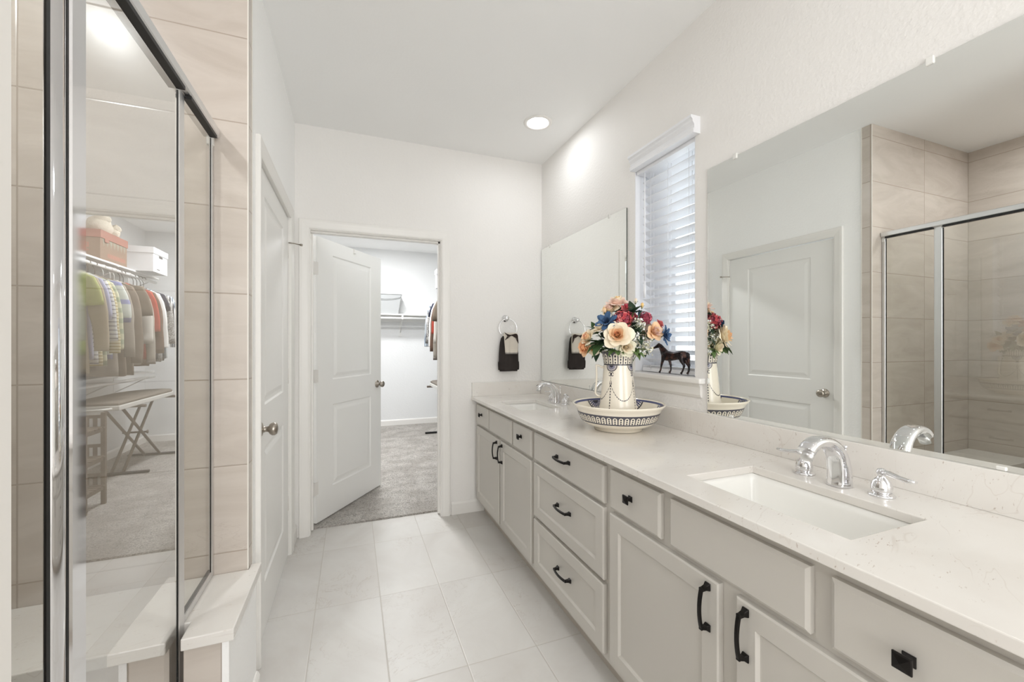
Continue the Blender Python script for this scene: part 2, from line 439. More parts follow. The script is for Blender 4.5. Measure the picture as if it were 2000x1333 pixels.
# ------------------------------------------------------------------ two-panel doors
def knob(mb, y):
    prof = [(0.0001, 0), (0.031, 0.0), (0.032, 0.004), (0.027, 0.009), (0.014, 0.013), (0.011, 0.022), (0.0125, 0.032), (0.022, 0.038), (0.0275, 0.047), (0.0275, 0.056), (0.022, 0.064), (0.009, 0.0675), (0.0001, 0.068)]
    return prof
def panel_door(name, w, h, hinge_side, label, t=0.035):
    """local: hinge edge at x=0, door along +x, thickness +-t/2 in y, z from 0"""
    root = thing(name, label, 'door'); mb = MB()
    core = t/2-0.0075; f = t/2
    sx, tz0, tz1 = 0.135*w/0.83+0.04, 0.212, h-0.105
    m0, m1 = 0.815, 1.0
    mb.box(0, w, -core, core, 0, h)
    xs0, xs1 = sx, w-sx+0.02
    for sg in (-1, 1):
        y0, y1 = (core, f) if sg > 0 else (-f, -core)
        mb.box(0, xs0, y0, y1, 0, h); mb.box(xs1, w, y0, y1, 0, h)
        mb.box(xs0, xs1, y0, y1, 0, tz0); mb.box(xs0, xs1, y0, y1, m0, m1); mb.box(xs0, xs1, y0, y1, tz1, h)
        for a, b in ((tz0, m0), (m1, tz1)):
            if sg > 0: O, U = (xs1, 0, a), (-1, 0, 0)
            else: O, U = (xs0, 0, a), (1, 0, 0)
            mb.relief(O, U, (0, 0, 1), (0, sg, 0), xs1-xs0, b-a, [(0, f), (0.008, f-0.0065), (0.014, f-0.007), (0.026, f-0.006), (0.046, f-0.001), (0.05, f-0.0005)])
    pn = mb.build('door_leaf', M['door'], root)
    k = MB(); pr = knob(k, 0)
    k.lathe(pr, (w-0.062, f, 0.91), 24, 0, 'y'); k.lathe(pr, (w-0.062, -f, 0.91), 24, 0, '-y')
    k.build('door_knob', M['nickel'], root)
    return root
def hinges(root, zs, x, y, mb_mat, w=0.03):
    for z in zs:
        h_ = MB(); h_.lathe([(0.0001, 0), (0.006, 0), (0.006, 0.09), (0.0001, 0.09)], (x, y, z), 12)
        h_.box(x-0.003, x+w, y-0.0165, y-0.0145, z, z+0.09)
        h_.box(x-w*0.5, x-0.003, y-0.0165, y-0.0145, z, z+0.09)
        h_.build('hinge', mb_mat, root)
d1 = panel_door('door_1', 0.83, 2.024, 0, 'white two-panel door standing open into the closet')
d1['kind'] = 'structure'
M['hinge'] = mat('white_hinge', (222, 219, 214), 0.35)
hinges(d1, (0.2, 0.99, 1.75), -0.012, -0.002, M['hinge'])
hk = MB(); hk.box(0.425, 0.443, -0.0205, -0.0175, 1.985, 2.025).box(0.425, 0.443, -0.035, -0.0175, 1.985, 1.99)
hk.build('over_door_hook', M['hinge'], d1, 0.002)
ang = math.atan2(0.681, 0.472); d1.rotation_euler = (0, 0, ang)
n_ = Vector((math.sin(ang), -math.cos(ang)))       # room-facing side (local -y)
d1.location = (-0.2363-n_.x*0.0175, 3.2098-n_.y*0.0175, 0.02)
d2 = panel_door('door_2', LY1-LY0-0.012, 2.032, 0, 'closed white two-panel door on the left wall with nickel knob')
d2['kind'] = 'structure'
hinges(d2, (0.26, 1.03, 1.79), -0.004, 0.0155, M['hinge'], 0.012)
stp = MB(); stp.tube([(0.0, 0.02, 1.885), (-0.01, 0.05, 1.885), (-0.04, 0.085, 1.885)], 0.0035, 8); stp.lathe([(0.0001, 0), (0.008, 0), (0.008, 0.012), (0.0001, 0.012)], (-0.04, 0.085, 1.879), 10)
stp.build('hinge_pin_stop', M['nickel'], d2)
d2.rotation_euler = (0, 0, -PI/2); d2.location = (XL-0.026, LY1-0.006, 0.012)

# ------------------------------------------------------------------ window
sill = MB(); sill.prism([(1.402, WY0-0.062), (XR-0.0005, WY0-0.062), (XR-0.0005, WY0+0.0005), (XR+0.13, WY0+0.0005), (XR+0.13, WY1-0.0005), (XR-0.0005, WY1-0.0005), (XR-0.0005, WY1+0.062), (1.402, WY1+0.062)], 1.1075, 1.133, 'z')
struct(sill.build('trim_8', M['trim'], bevel=0.006), 'white window sill')
ap = MB(); ap.prism([(XR, 1.045), (XR-0.006, 1.045), (XR-0.013, 1.057), (XR-0.013, 1.09), (XR-0.02, 1.107), (XR, 1.107)], WY0-0.04, WY1+0.04, 'y')
struct(ap.build('trim_9', M['trim']), 'white apron under the window sill')
rev = MB(); rev.box(XR+0.001, XR+0.14, WY1-0.004, WY1, 1.138, WZ1).box(XR+0.001, XR+0.14, WY0, WY0+0.004, 1.138, WZ1).box(XR+0.001, XR+0.14, WY0, WY1, WZ1-0.004, WZ1)
struct(rev.build('trim_10', M['blind']), 'white returns inside the window opening')
win = struct(thing('window_1', 'tall narrow white vinyl window behind the blind', 'window', (XR+0.13, 1.66, 1.14)))
f_ = MB(); X0, X1 = XR+0.124, XR+0.155
f_.box(X0, X1, WY0+0.004, WY0+0.05, 1.138, WZ1-0.004).box(X0, X1, WY1-0.125, WY1-0.004, 1.138, WZ1-0.004).box(X0+0.015, X1, WY1-0.152, WY1-0.125, 1.138, WZ1-0.004)
f_.box(X0, X1, WY0+0.05, WY1-0.152, 1.138, 1.19).box(X0, X1, WY0+0.05, WY1-0.152, WZ1-0.05, WZ1-0.004).box(X0+0.01, X1, WY0+0.05, WY1-0.152, 1.69, 1.735)
f_.build('window_frame', M['blind'], win, 0.004)
g_ = MB(); g_.box(XR+0.142, XR+0.146, WY0+0.05, WY1-0.152, 1.19, WZ1-0.05); g_.build('window_pane', M['pane'], win)
# blind
bl = thing('window_blind', 'white slatted wooden blind with crown valance hanging in the window', 'blind', (XR+0.05, 1.66, 1.14))
va = MB(); zt = 2.294
prof = [(-0.008, 0), (0.045, 0), (0.045, -0.011), (0.036, -0.018), (0.036, -0.027), (0.026, -0.040), (0.026, -0.054), (0.031, -0.059), (0.031, -0.076), (-0.008, -0.076)]
y0, y1 = 1.418, 1.868
va.rings([[(XR-0.008-d*1.0, y, zt+h_) for d, h_ in prof] for y in (y0, y1)], 0, True, (True, True), False)
va.build('valance', M['blind'], bl)
hr = MB(); hr.box(XR+0.004, XR+0.075, WY0+0.008, WY1-0.012, 2.2, 2.25); hr.build('head_rail', M['blind'], bl)
sl = MB(); ns = 23; pit = 0.0455; z_top = 2.196
for i in range(ns):
    zc = z_top-i*pit; xc = XR+0.062
    # room edge high, outer edge low; slightly crowned slat
    ring = []
    for y in (WY0+0.01, WY1-0.018):
        pts = []
        for k in range(7):
            s_ = k/6-0.5; pts.append((xc+s_*0.047, y, zc-s_*0.021+0.0018*(1-4*s_*s_)+0.0013))
        for k in range(6, -1, -1):
            s_ = k/6-0.5; pts.append((xc+s_*0.047, y, zc-s_*0.021+0.0018*(1-4*s_*s_)-0.0013))
        ring.append(pts)
    sl.rings(ring, 0, True, (True, True), False)
sl.build('slats', M['blind'], bl)
br = MB(); br.box(XR+0.038, XR+0.086, WY0+0.01, WY1-0.018, 1.137, 1.158)
for i in range(2): br.box(XR+0.039, XR+0.086, WY0+0.01, WY1-0.018, 1.160+i*0.0055, 1.1635+i*0.0055)
br.build('bottom_rail', M['blind'], bl, 0.002)
for yy in (WY0+0.075, 1.66, WY1-0.085):
    co = MB()
    for xx in (XR+0.036, XR+0.0865): co.tube([(xx, yy, 2.21), (xx, yy, 1.15)], 0.0008, 6)
    co.tube([(XR+0.062, yy+0.006, 2.21), (XR+0.062, yy+0.006, 1.15)], 0.0009, 6)
    co.build('ladder_cord', M['cord'], bl)
wd = MB(); wd.tube([(XR+0.022, WY1-0.055, 2.235), (XR+0.022, WY1-0.055, 1.62)], 0.0042, 10); wd.tube([(XR+0.022, WY1-0.055, 1.62), (XR+0.022, WY1-0.055, 1.56), (XR+0.022, WY1-0.055, 1.53)], [0.006, 0.0075, 0.0068], 10)
wd.tube([(XR+0.022, WY1-0.055, 2.235), (XR+0.03, WY1-0.055, 2.245), (XR+0.045, WY1-0.055, 2.24)], 0.002, 8)
wd.build('tilt_wand', M['blind'], bl)

# ------------------------------------------------------------------ recessed ceiling lights
def downlight(x, y, label, lens, r=0.094):
    t_ = thing('recessed_ceiling_light', label, 'ceiling light', (x, y, H), 'recessed ceiling lights')
    a = MB(); a.lathe([(r, 0.0), (r, 0.003), (r*0.94, 0.006), (r*0.80, 0.0075), (r*0.72, 0.004), (r*0.66, -0.001)], (x, y, H), 40, 0, '-z'); a.build('trim_ring', M['trim'], t_)
    b = MB(); b.lathe([(0.0001, 0.0045), (r*0.5, 0.0043), (r*0.70, 0.003)], (x, y, H), 40, 0, '-z'); b.build('lens', lens, t_)
    return t_
downlight(1.14, 2.49, 'round recessed ceiling light above the far sink, lit', M['lamp'])
downlight(1.15, 0.72, 'round recessed ceiling light above the near sink', M['lamp_dim'])
downlight(-1.05, 0.95, 'round recessed ceiling light in the shower ceiling', M['lamp_mid'])
downlight(0.25, 1.05, 'unseen round ceiling light added over the bathroom floor', M['lamp_fill'])  # unseen lamp, added as fill for the cabinet fronts and room
downlight(0.35, 4.3, 'round closet ceiling light near the door', M['lamp_c'], 0.24)
downlight(0.35, 5.4, 'round closet ceiling light near the back wall', M['lamp_c'], 0.24)
# ------------------------------------------------------------------ shower
seat = MB()
zs0, zs1 = 0.452, 0.485
poly = [(XB, 1.365), (-0.478, 1.365), (-0.478, 1.442), (-0.434, 1.442), (-0.434, 1.365), (-0.311, 1.365), (-0.311, 1.745), (XT+0.001, 1.745), (XT+0.001, YT-0.001), (XB, YT-0.001)]
seat.prism(poly, zs0, zs1, 'z')
tag(seat.build('shower_seat_top', M['quartz'], bevel=0.003), 'pale quartz slab topping the shower seat', 'shower seat')
sb = MB(); sb.box(XB, -0.478, 1.39, YT-0.001, 0, zs0).box(-0.434, XT+0.001, 1.39, YT-0.001, 0, zs0).box(-0.478, -0.434, 1.445, YT-0.001, 0, zs0)
struct(sb.build('wall_seat', M['tile_x']), 'beige tiled front of the built-in shower seat')
kw = MB(); kw.box(XT+0.001, -0.327, 1.386, 1.742, 0, zs0)
struct(kw.build('wall_knee', M['wall_l']), 'white painted side of the shower seat')
cb = MB(); cb.box(-0.51, -0.40, YN, 1.388, 0, 0.10)
struct(cb.build('trim_11', M['quartz'], bevel=0.004), 'pale quartz shower curb')

en = thing('shower_enclosure', 'chrome framed glass shower enclosure standing on curb and seat', 'shower enclosure', (XG, 1.1, 0.1))
XA, XBk = XG-0.03, XG
hd = MB(); hd.box(XG-0.005, XG+0.018, YN, YT-0.001, 1.996, 2.028, 0, 0.004); hd.build('header_rail', M['satin'], en)
hg = MB(); hg.box(XG-0.0045, XG+0.016, 0.971, 1.394, 1.985, 1.9955).box(XG-0.0045, XG+0.016, 1.441, 1.681, 1.985, 1.9955).box(XG-0.0045, XG+0.016, 0.64, 0.866, 1.985, 1.9955)
hg.build('header_gasket', M['gasket'], en)
def post(y0, y1, z0, z1, nm, m='satin', x0=XG-0.010, x1=XBk):
    p = MB(); p.box(x0, x1, y0, y1, z0, z1, 0, 0.003); return p.build(nm, M[m], en)
post(1.400, 1.440, 0.10, 1.996, 'post'); 
def round_post(y0, y1, z0, z1, nm, par, d=0.010):
    n = 14; pr = [(XG-0.010, y0)]+[(XBk+d*math.sin(PI*i/n)**0.7-0.004, y0+(y1-y0)*i/n) for i in range(n+1)]+[(XG-0.010, y1)]
    p = MB(); p.rings([[(x, y, z) for x, y in pr] for z in (z0, z1)], 0, True, (True, True), True); return p.build(nm, M['chrome'], par)
round_post(0.8785, 0.9165, 0.10, 1.996, 'post', en)
gk = MB(); gk.box(XG-0.005, XBk-0.0015, 1.3945, 1.3995, 0.10, 1.984); gk.build('gasket', M['gasket'], en)
gk = MB(); gk.box(XG-0.004, XBk-0.001, 0.8690, 0.878, 0.10, 1.984); gk.build('gasket', M['gasket'], en)
post(1.686, YT-0.001, 0.486, 1.996, 'wall_jamb'); post(YN, 0.637, 0.10, 1.996, 'wall_jamb')
gk = MB(); gk.box(XG-0.005, XBk-0.002, 1.681, 1.6855, 0.50, 1.984); gk.build('gasket', M['gasket'], en)
sr = MB(); sr.box(XG-0.016, XBk, 1.442, 1.686, 0.486, 0.508, 0, 0.003); sr.build('sill_rail', M['satin'], en)
gk = MB(); gk.box(XG-0.012, XBk-0.004, 1.442, 1.686, 0.508, 0.515); gk.build('gasket', M['gasket'], en)
sr = MB(); sr.box(XG-0.016, XBk, 0.637, 0.8675, 0.10, 0.125, 0, 0.003); sr.build('sill_rail', M['satin'], en)
def pane(y0, y1, z0, z1, nm, m, x=XG-0.003):
    p = MB()
    p.add([(x, y0, z0), (x, y1, z0), (x, y1, z1), (x, y0, z1)], [(0, 1, 2, 3)], 0)
    p.add([(x-0.006, y0, z0), (x-0.006, y1, z0), (x-0.006, y1, z1), (x-0.006, y0, z1)], [(3, 2, 1, 0)], 1)
    v = [(x, y0, z0), (x, y1, z0), (x, y1, z1), (x, y0, z1), (x-0.006, y0, z0), (x-0.006, y1, z0), (x-0.006, y1, z1), (x-0.006, y0, z1)]
    p.add(v, [(0, 1, 5, 4), (1, 2, 6, 5), (2, 3, 7, 6), (3, 0, 4, 7)], 1)
    return p.build(nm, [m, M['glass_back']], en)
pane(1.4405, 1.6855, 0.509, 1.9845, 'fixed_glass_panel', M['glass'])
pane(0.638, 0.8670, 0.126, 1.9845, 'fixed_glass_panel', M['glass'])
dr = pane(0.9705, 1.3905, 0.125, 1.982, 'shower_door_glass', M['glass_door'])
dg = MB(); dg.box(XG-0.006, XBk-0.0005, 0.917, 0.9235, 0.112, 1.984); dg.build('gasket', M['gasket'], dr)
ds = MB(); ds.box(XG-0.010, XBk+0.002, 0.9240, 0.970, 0.112, 1.984, 0, 0.004); ds.build('door_stile', M['chrome'], dr)
ds = MB(); ds.box(XG-0.012, XBk, 0.9215, 1.3905, 0.105, 0.126, 0, 0.002); ds.build('door_rail', M['satin'], dr)
cl = MB(); cl.box(XG-0.018, XG+0.002, 1.69, YT-0.001, 1.965, 1.994, 0, 0.002); cl.build('corner_clip', M['clear_plastic'], en)

# ------------------------------------------------------------------ vanity
XF = 0.887       # face frame front; doors stand 19 mm proud of it
XD = 0.868
def slab_front(mb, y0, y1, z0, z1):
    mb.relief((XF-0.0005, y1, z0), (0, -1, 0), (0, 0, 1), (-1, 0, 0), y1-y0, z1-z0, [(0, 0), (0, 0.013), (0.008, 0.0185)])
def shaker(mb, y0, y1, z0, z1, fw=0.052):
    mb.relief((XF-0.0005, y1, z0), (0, -1, 0), (0, 0, 1), (-1, 0, 0), y1-y0, z1-z0, [(0, 0), (0, 0.015), (0.004, 0.0185), (fw, 0.0185), (fw+0.007, 0.011), (fw+0.011, 0.0105)])
def pull(parent, y, z, L=0.128, vert=False):
    """bow pull with flared square feet standing out towards -x"""
    mb = MB(); h = L/2; x0 = XD-0.0003
    def P(a, d, b): return (x0-d, y+(b if vert else a), z+(a if vert else b))
    for sg in (-1, 1):
        rs = []
        for w, l, d, off in ((0.0085, 0.0095, 0.0, 0), (0.0085, 0.0095, 0.003, 0), (0.0055, 0.006, 0.011, -0.002), (0.0048, 0.0052, 0.021, -0.004), (0.0052, 0.0052, 0.0275, -0.004)):
            c0 = sg*(h-0.009+off)
            rs.append([P(c0-l, d, -w), P(c0+l, d, -w), P(c0+l, d, w), P(c0-l, d, w)])
        mb.rings(rs, 0, True, (True, True), False)
    rs = []
    for i in range(13):
        t = -1+2*i/12; a = t*(h-0.0095); d = 0.0235+0.0075*(1-t*t); w = 0.0052+0.0006*abs(t); k = 0.0032
        rs.append([P(a, d-k, -w), P(a, d+k, -w*0.8), P(a, d+k, w*0.8), P(a, d-k, w)])
    mb.rings(rs, 0, True, (True, True), False)
    return mb.build('pull', M['black'], parent, 0.0012)
def sqknob(parent, y, z):
    mb = MB(); x0 = XD-0.0003; rs = []
    for d, w in ((0, 0.011), (0.003, 0.011), (0.006, 0.0065), (0.013, 0.0055), (0.017, 0.0085), (0.019, 0.0155), (0.0225, 0.0160), (0.0245, 0.0145), (0.0285, 0.0005)):
        w *= 0.88; rs.append([(x0-d, y-w, z-w), (x0-d, y+w, z-w), (x0-d, y+w, z+w), (x0-d, y-w, z+w)])
    mb.rings(rs, 0, True, (True, True), False)
    return mb.build('knob', M['black'], parent, 0.0008)
def unit(name, label, y0, y1):
    r = thing(name, label, 'vanity cabinet', (1.15, (y0+y1)/2, 0))
    c = MB(); c.box(XF, 0.905, y0, y1, 0.102, 0.858); c.box(0.905, XR-0.004, y0, y0+0.016, 0.102, 0.858); c.box(0.905, XR-0.004, y1-0.016, y1, 0.102, 0.858)
    c.box(0.905, XR-0.004, y0+0.016, y1-0.016, 0.102, 0.131); c.build('carcass', M['cab'], r)
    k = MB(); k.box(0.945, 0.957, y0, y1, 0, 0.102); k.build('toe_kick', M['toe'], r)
    return r
def front(r, nm, fn, *a):
    m = MB(); fn(m, *a); return m.build(nm, M['cab'], r)
ZD0, ZD1, ZT0, ZT1 = 0.135, 0.672, 0.690, 0.829
u1 = unit('vanity_cabinet', 'grey sink cabinet at the far end beside the doorway wall', 1.967, 3.055)
a = front(u1, 'drawer_front', slab_front, 2.717, 3.008, ZT0, ZT1); sqknob(a, 2.862, 0.772)
front(u1, 'false_front', slab_front, 2.274, 2.694, ZT0, ZT1)
a = front(u1, 'drawer_front', slab_front, 1.984, 2.249, ZT0, ZT1); sqknob(a, 2.116, 0.772)
a = front(u1, 'cabinet_door', shaker, 2.493, 3.005, ZD0, ZD1); pull(a, 2.53, 0.597, 0.122, True)
a = front(u1, 'cabinet_door', shaker, 1.984, 2.464, ZD0, ZD1); pull(a, 2.428, 0.597, 0.122, True)
u2 = unit('vanity_cabinet', 'grey bank of three drawers between the two sink cabinets', 1.296, 1.967)
a = front(u2, 'drawer_front', slab_front, 1.316, 1.950, ZT0, ZT1); pull(a, 1.628, 0.772)
a = front(u2, 'drawer_front', shaker, 1.316, 1.950, 0.405, 0.675); pull(a, 1.620, 0.556)
a = front(u2, 'drawer_front', shaker, 1.316, 1.950, 0.130, 0.388); pull(a, 1.618, 0.272)
u3 = unit('vanity_cabinet', 'grey sink cabinet nearest the camera', 0.215, 1.296)
a = front(u3, 'drawer_front', slab_front, 1.0125, 1.276, ZT0, ZT1); sqknob(a, 1.152, 0.765)
front(u3, 'false_front', slab_front, 0.572, 0.973, ZT0, ZT1)
a = front(u3, 'drawer_front', slab_front, 0.268, 0.532, ZT0, ZT1); sqknob(a, 0.408, 0.757)
a = front(u3, 'cabinet_door', shaker, 0.797, 1.276, ZD0, ZD1); pull(a, 0.828, 0.597, 0.125, True)
a = front(u3, 'cabinet_door', shaker, 0.268, 0.745, ZD0, ZD1); pull(a, 0.716, 0.597, 0.125, True)

# worktop with two cut-outs
SK = [(0.955, 1.230, 2.312, 2.728), (0.955, 1.228, 0.546, 0.990)]
wt = MB(); z0, z1 = 0.8585, ZC
ys = [0.205, SK[1][2], SK[1][3], SK[0][2], SK[0][3], YF-0.0005]; xs = [0.845, 0.955, 1.229, XR-0.0005]
nx, ny = len(xs), len(ys); hole = lambda i, jj: i == 1 and jj in (1, 3)
V = {}
def vid(i, jj, k):
    if (i, jj, k) not in V: V[(i, jj, k)] = len(wt.v); wt.v.append((xs[i], ys[jj], (z0, z1)[k]))
    return V[(i, jj, k)]
def face(*q): wt.f.append(q); wt.m.append(0); wt.sm.append(False)
for i in range(nx-1):
    for jj in range(ny-1):
        if hole(i, jj): continue
        for k in (0, 1): face(vid(i, jj, k), vid(i+1, jj, k), vid(i+1, jj+1, k), vid(i, jj+1, k))
        for di, dj, e in ((-1, 0, ((i, jj), (i, jj+1))), (1, 0, ((i+1, jj), (i+1, jj+1))), (0, -1, ((i, jj), (i+1, jj))), (0, 1, ((i, jj+1), (i+1, jj+1)))):
            a_, b_ = i+di, jj+dj
            if a_ < 0 or b_ < 0 or a_ >= nx-1 or b_ >= ny-1 or hole(a_, b_):
                face(vid(*e[0], 0), vid(*e[1], 0), vid(*e[1], 1), vid(*e[0], 1))
tag(wt.build('vanity_worktop', M['quartz'], bevel=0.0025), 'long pale quartz worktop with two sink cut-outs', 'worktop')
bs = MB(); bs.box(XR-0.021, XR-0.0005, 0.205, YF-0.0005, ZC, 0.984); tag(bs.build('backsplash', M['quartz'], bevel=0.0015), 'long low quartz backsplash under the mirrors', 'backsplash')
bs = MB(); bs.box(0.849, XR-0.022, YF-0.0205, YF-0.0005, ZC, 0.986); tag(bs.build('backsplash', M['quartz'], bevel=0.0015), 'short quartz side splash on the doorway wall', 'backsplash')

# sinks
def sink(s_, label):
    x0, x1, y0, y1 = s_; r = thing('sink', label, 'sink', ((x0+x1)/2, (y0+y1)/2, 0.70))
    m = MB(); ex = 0.004; x0 -= ex; x1 += ex; y0 -= ex; y1 += ex; zt_ = 0.8575
    def rr(ins, z, rad):
        ring = []
        for cx, cy, a0 in ((x1-ins-rad, y1-ins-rad, 0), (x0+ins+rad, y1-ins-rad, 90), (x0+ins+rad, y0+ins+rad, 180), (x1-ins-rad, y0+ins+rad, 270)):
            for q in range(7):
                an = math.radians(a0+q*15); ring.append((cx+rad*math.cos(an), cy+rad*math.sin(an), z))
        return ring
    L = [rr(-0.018, zt_-0.012, 0.022), rr(-0.018, zt_, 0.022), rr(0, zt_, 0.022), rr(0.004, zt_-0.02, 0.024), rr(0.008, zt_-0.11, 0.032), rr(0.016, zt_-0.135, 0.04), rr(0.04, zt_-0.148, 0.05), rr(0.10, zt_-0.153, 0.02)]
    m.rings(L, 0, True, (False, True)); m.build('basin', M['porcelain'], r)
    d = MB(); d.lathe([(0.0001, 0.003), (0.018, 0.003), (0.019, 0.005), (0.026, 0.0045), (0.029, 0.0)], ((x0+x1)/2, (y0+y1)/2, zt_-0.153), 24); d.build('drain', M['chrome'], r)
    return r
sink(SK[0], 'white rectangular undermount sink at the far end of the worktop'); sink(SK[1], 'white rectangular undermount sink nearest the camera')

# faucets
def faucet(yc, label):
    r = thing('faucet', label, 'faucet', (1.285, yc, ZC)); m = MB()
    P = [(1.288, ZC+0.0005), (1.289, 0.905), (1.287, 0.935), (1.278, 0.966), (1.261, 0.990), (1.238, 1.006), (1.213, 1.0125), (1.189, 1.0115), (1.168, 1.003), (1.154, 0.990)]
    hw = [0.0295, 0.0285, 0.0275, 0.0265, 0.0255, 0.0245, 0.0235, 0.0225, 0.0220, 0.0215]
    th = [0.0270, 0.0255, 0.0235, 0.0205, 0.0180, 0.0160, 0.0148, 0.0142, 0.0150, 0.0160]
    def cr(L, t):
        i = min(int(t), len(L)-2); f = t-i; p0, p1, p2, p3 = L[max(i-1, 0)], L[i], L[i+1], L[min(i+2, len(L)-1)]
        return 0.5*(2*p1+(p2-p0)*f+(2*p0-5*p1+4*p2-p3)*f*f+(3*p1-p0-3*p2+p3)*f**3)
    ts = [k_*(len(P)-1)/40 for k_ in range(41)]
    P, hw, th = [(cr([x for x, _ in P], t), cr([z for _, z in P], t)) for t in ts], [cr(hw, t) for t in ts], [cr(th, t) for t in ts]
    rs = []
    for i, (x, z) in enumerate(P):
        a, b = P[max(i-1, 0)], P[min(i+1, len(P)-1)]; t = Vector((b[0]-a[0], 0, b[1]-a[1])).normalized()
        if i == 0: t = Vector((0, 0, 1))
        nrm = Vector((t.z, 0, -t.x))     # outer side of the arc
        ring = []
        for q in range(32):
            an = 2*PI*q/32; cx, cy = math.cos(an), math.sin(an)
            e = 0.62; sx = math.copysign(abs(cx)**e, cx); sy = math.copysign(abs(cy)**e, cy)
            w_ = hw[i]*(1.0 if sy > 0 else 0.86)
            ring.append((x+nrm.x*sy*th[i], yc+sx*w_, z+nrm.z*sy*th[i]))
        rs.append(ring)
    m.rings(rs, 0, True, (True, True)); m.build('spout', M['chrome'], r)
    ae = MB(); ae.tube([(1.166, yc, 0.992), (1.152, yc, 0.968)], [0.0135, 0.0125], 20, flat=(1.2, 0.9)); ae.build('aerator', M['satin'], r)
    rod = MB(); rod.tube([(1.317, yc, 0.985), (1.321, yc, 0.90)], 0.0022, 8); rod.lathe([(0.0001, 0), (0.004, 0.001), (0.0055, 0.006), (0.004, 0.010), (0.0001, 0.011)], (1.317, yc, 0.983), 12); rod.build('drain_lift_rod', M['chrome'], r)
    for sg, dy in ((1, 0.110), (-1, -0.092)):
        y = yc+dy; h_ = MB(); cx = 1.308
        h_.lathe([(0.0001, 0.0), (0.0285, 0.0), (0.0285, 0.003), (0.025, 0.0055), (0.0180, 0.006), (0.0180, 0.0095), (0.0218, 0.0105), (0.0232, 0.018), (0.0226, 0.028), (0.0195, 0.038), (0.0140, 0.045), (0.0098, 0.049), (0.0085, 0.053), (0.0105, 0.057), (0.0118, 0.062), (0.0095, 0.069), (0.004, 0.072), (0.0001, 0.0725)], (cx, y, ZC+0.0003), 28)
        hb = h_.build('handle', M['chrome'], r)
        l_ = MB(); l_.tube([(cx, y, ZC+0.062), (cx-0.004, y+sg*0.020, ZC+0.064), (cx-0.008, y+sg*0.042, ZC+0.060), (cx-0.011, y+sg*0.062, ZC+0.058), (cx-0.013, y+sg*0.078, ZC+0.060)], [0.0105, 0.0085, 0.0074, 0.0080, 0.0048], 14, flat=(1.15, 0.75))
        l_.build('lever', M['chrome'], hb)
    return r
faucet(0.766, 'chrome widespread faucet behind the sink nearest the camera'); faucet(2.515, 'chrome widespread faucet behind the far sink')

# mirrors
def mirror(label, y0, y1, z0, z1, clips):
    r = thing('wall_mirror', label, 'mirror', (XR, (y0+y1)/2, z0)); m = MB(); x0, x1 = XR-0.007, XR-0.001
    m.add([(x0, y0, z0), (x0, y1, z0), (x0, y1, z1), (x0, y0, z1)], [(0, 1, 2, 3)], 0)
    v = [(x0, y0, z0), (x0, y1, z0), (x0, y1, z1), (x0, y0, z1), (x1, y0, z0), (x1, y1, z0), (x1, y1, z1), (x1, y0, z1)]
    m.add(v, [(0, 1, 5, 4), (1, 2, 6, 5), (2, 3, 7, 6), (3, 0, 4, 7), (4, 5, 6, 7)], 1)
    m.build('mirror_glass', [M['mirror'], M['mirror_edge']], r)
    for y, up in clips:
        c = MB(); zz = z1 if up else z0; s_ = 1 if up else -1
        if up: c.box(XR-0.0115, XR-0.0005, y-0.009, y+0.009, zz-0.012, zz+0.010, 0, 0.002)
        else: c.box(XR-0.0115, XR-0.0005, y-0.009, y+0.009, zz-0.0002, zz+0.010, 0, 0.002)
        c.build('mirror_clip', M['clear_plastic'], r)
mirror('frameless wall mirror in the far corner above the far sink', 1.940, YF-0.012, 0.9865, 2.048, [(2.108, 1), (2.91, 1), (2.90, 0)])
mirror('large frameless wall mirror above the sink nearest the camera', 0.30, 1.371, 0.9845, 2.038, [(1.232, 1), (0.63, 1), (1.25, 0), (0.5, 0)])

# towel ring and towels
tr = thing('towel_ring', 'chrome towel ring on the wall above the far end of the worktop', 'towel ring', (1.125, YF, 1.48))
m = MB(); m.lathe([(0.0001, 0), (0.029, 0), (0.029, 0.004), (0.025, 0.009), (0.017, 0.013), (0.013, 0.020), (0.013, 0.036), (0.017, 0.040), (0.017, 0.054), (0.011, 0.059), (0.0001, 0.060)], (1.121, YF-0.0003, 1.482), 28, 0, '-y'); m.build('wall_post', M['chrome'], tr)
m = MB(); pts = [(1.127+0.0735*math.sin(2*PI*i/40), YF-0.046-0.006*(1-math.cos(2*PI*i/40)), 1.405+0.0735*math.cos(2*PI*i/40)) for i in range(41)]
m.tube(pts, 0.0036, 10, cap=(False, False)); m.build('ring', M['chrome'], tr)
M['dark_towel'] = cloth('dark_brown_terry', (52, 47, 45)); M['beige_towel'] = cloth('beige_towel_cloth', (206, 198, 186)); M['horse_print'] = cloth('dark_print', (58, 48, 44)); M['fringe'] = cloth('grey_fringe', (150, 146, 140))
def towel(rows, y_c, gap, seed, thick=0.010):
    """rows of (z, x0, x1); two hanging leaves joined over the ring"""
    rnd = random.Random(seed); m = MB(); nx_ = 17; ph = [rnd.uniform(0, 6) for _ in range(4)]
    rs = []
    for k, (z, a, b) in enumerate(rows):
        fr, bk = [], []
        fade = min(1, k/4+0.25)
        for i in range(nx_):
            t = i/(nx_-1); x = a+(b-a)*t
            w_ = 0.004*math.sin(t*9+ph[0])+0.0022*math.sin(t*19+ph[1]+k*0.25)
            edge = (1-(2*t-1)**8)**0.5 if abs(2*t-1) < 1 else 0.0
            g = (thick*0.5+gap*fade)*max(edge, 0.12)
            fr.append((x, y_c-g+w_*fade, z)); bk.append((x, y_c+g*0.8+w_*fade*0.5, z))
        rs.append(fr+bk[::-1])
    m.rings(rs, 0, True, (True, True)); return m
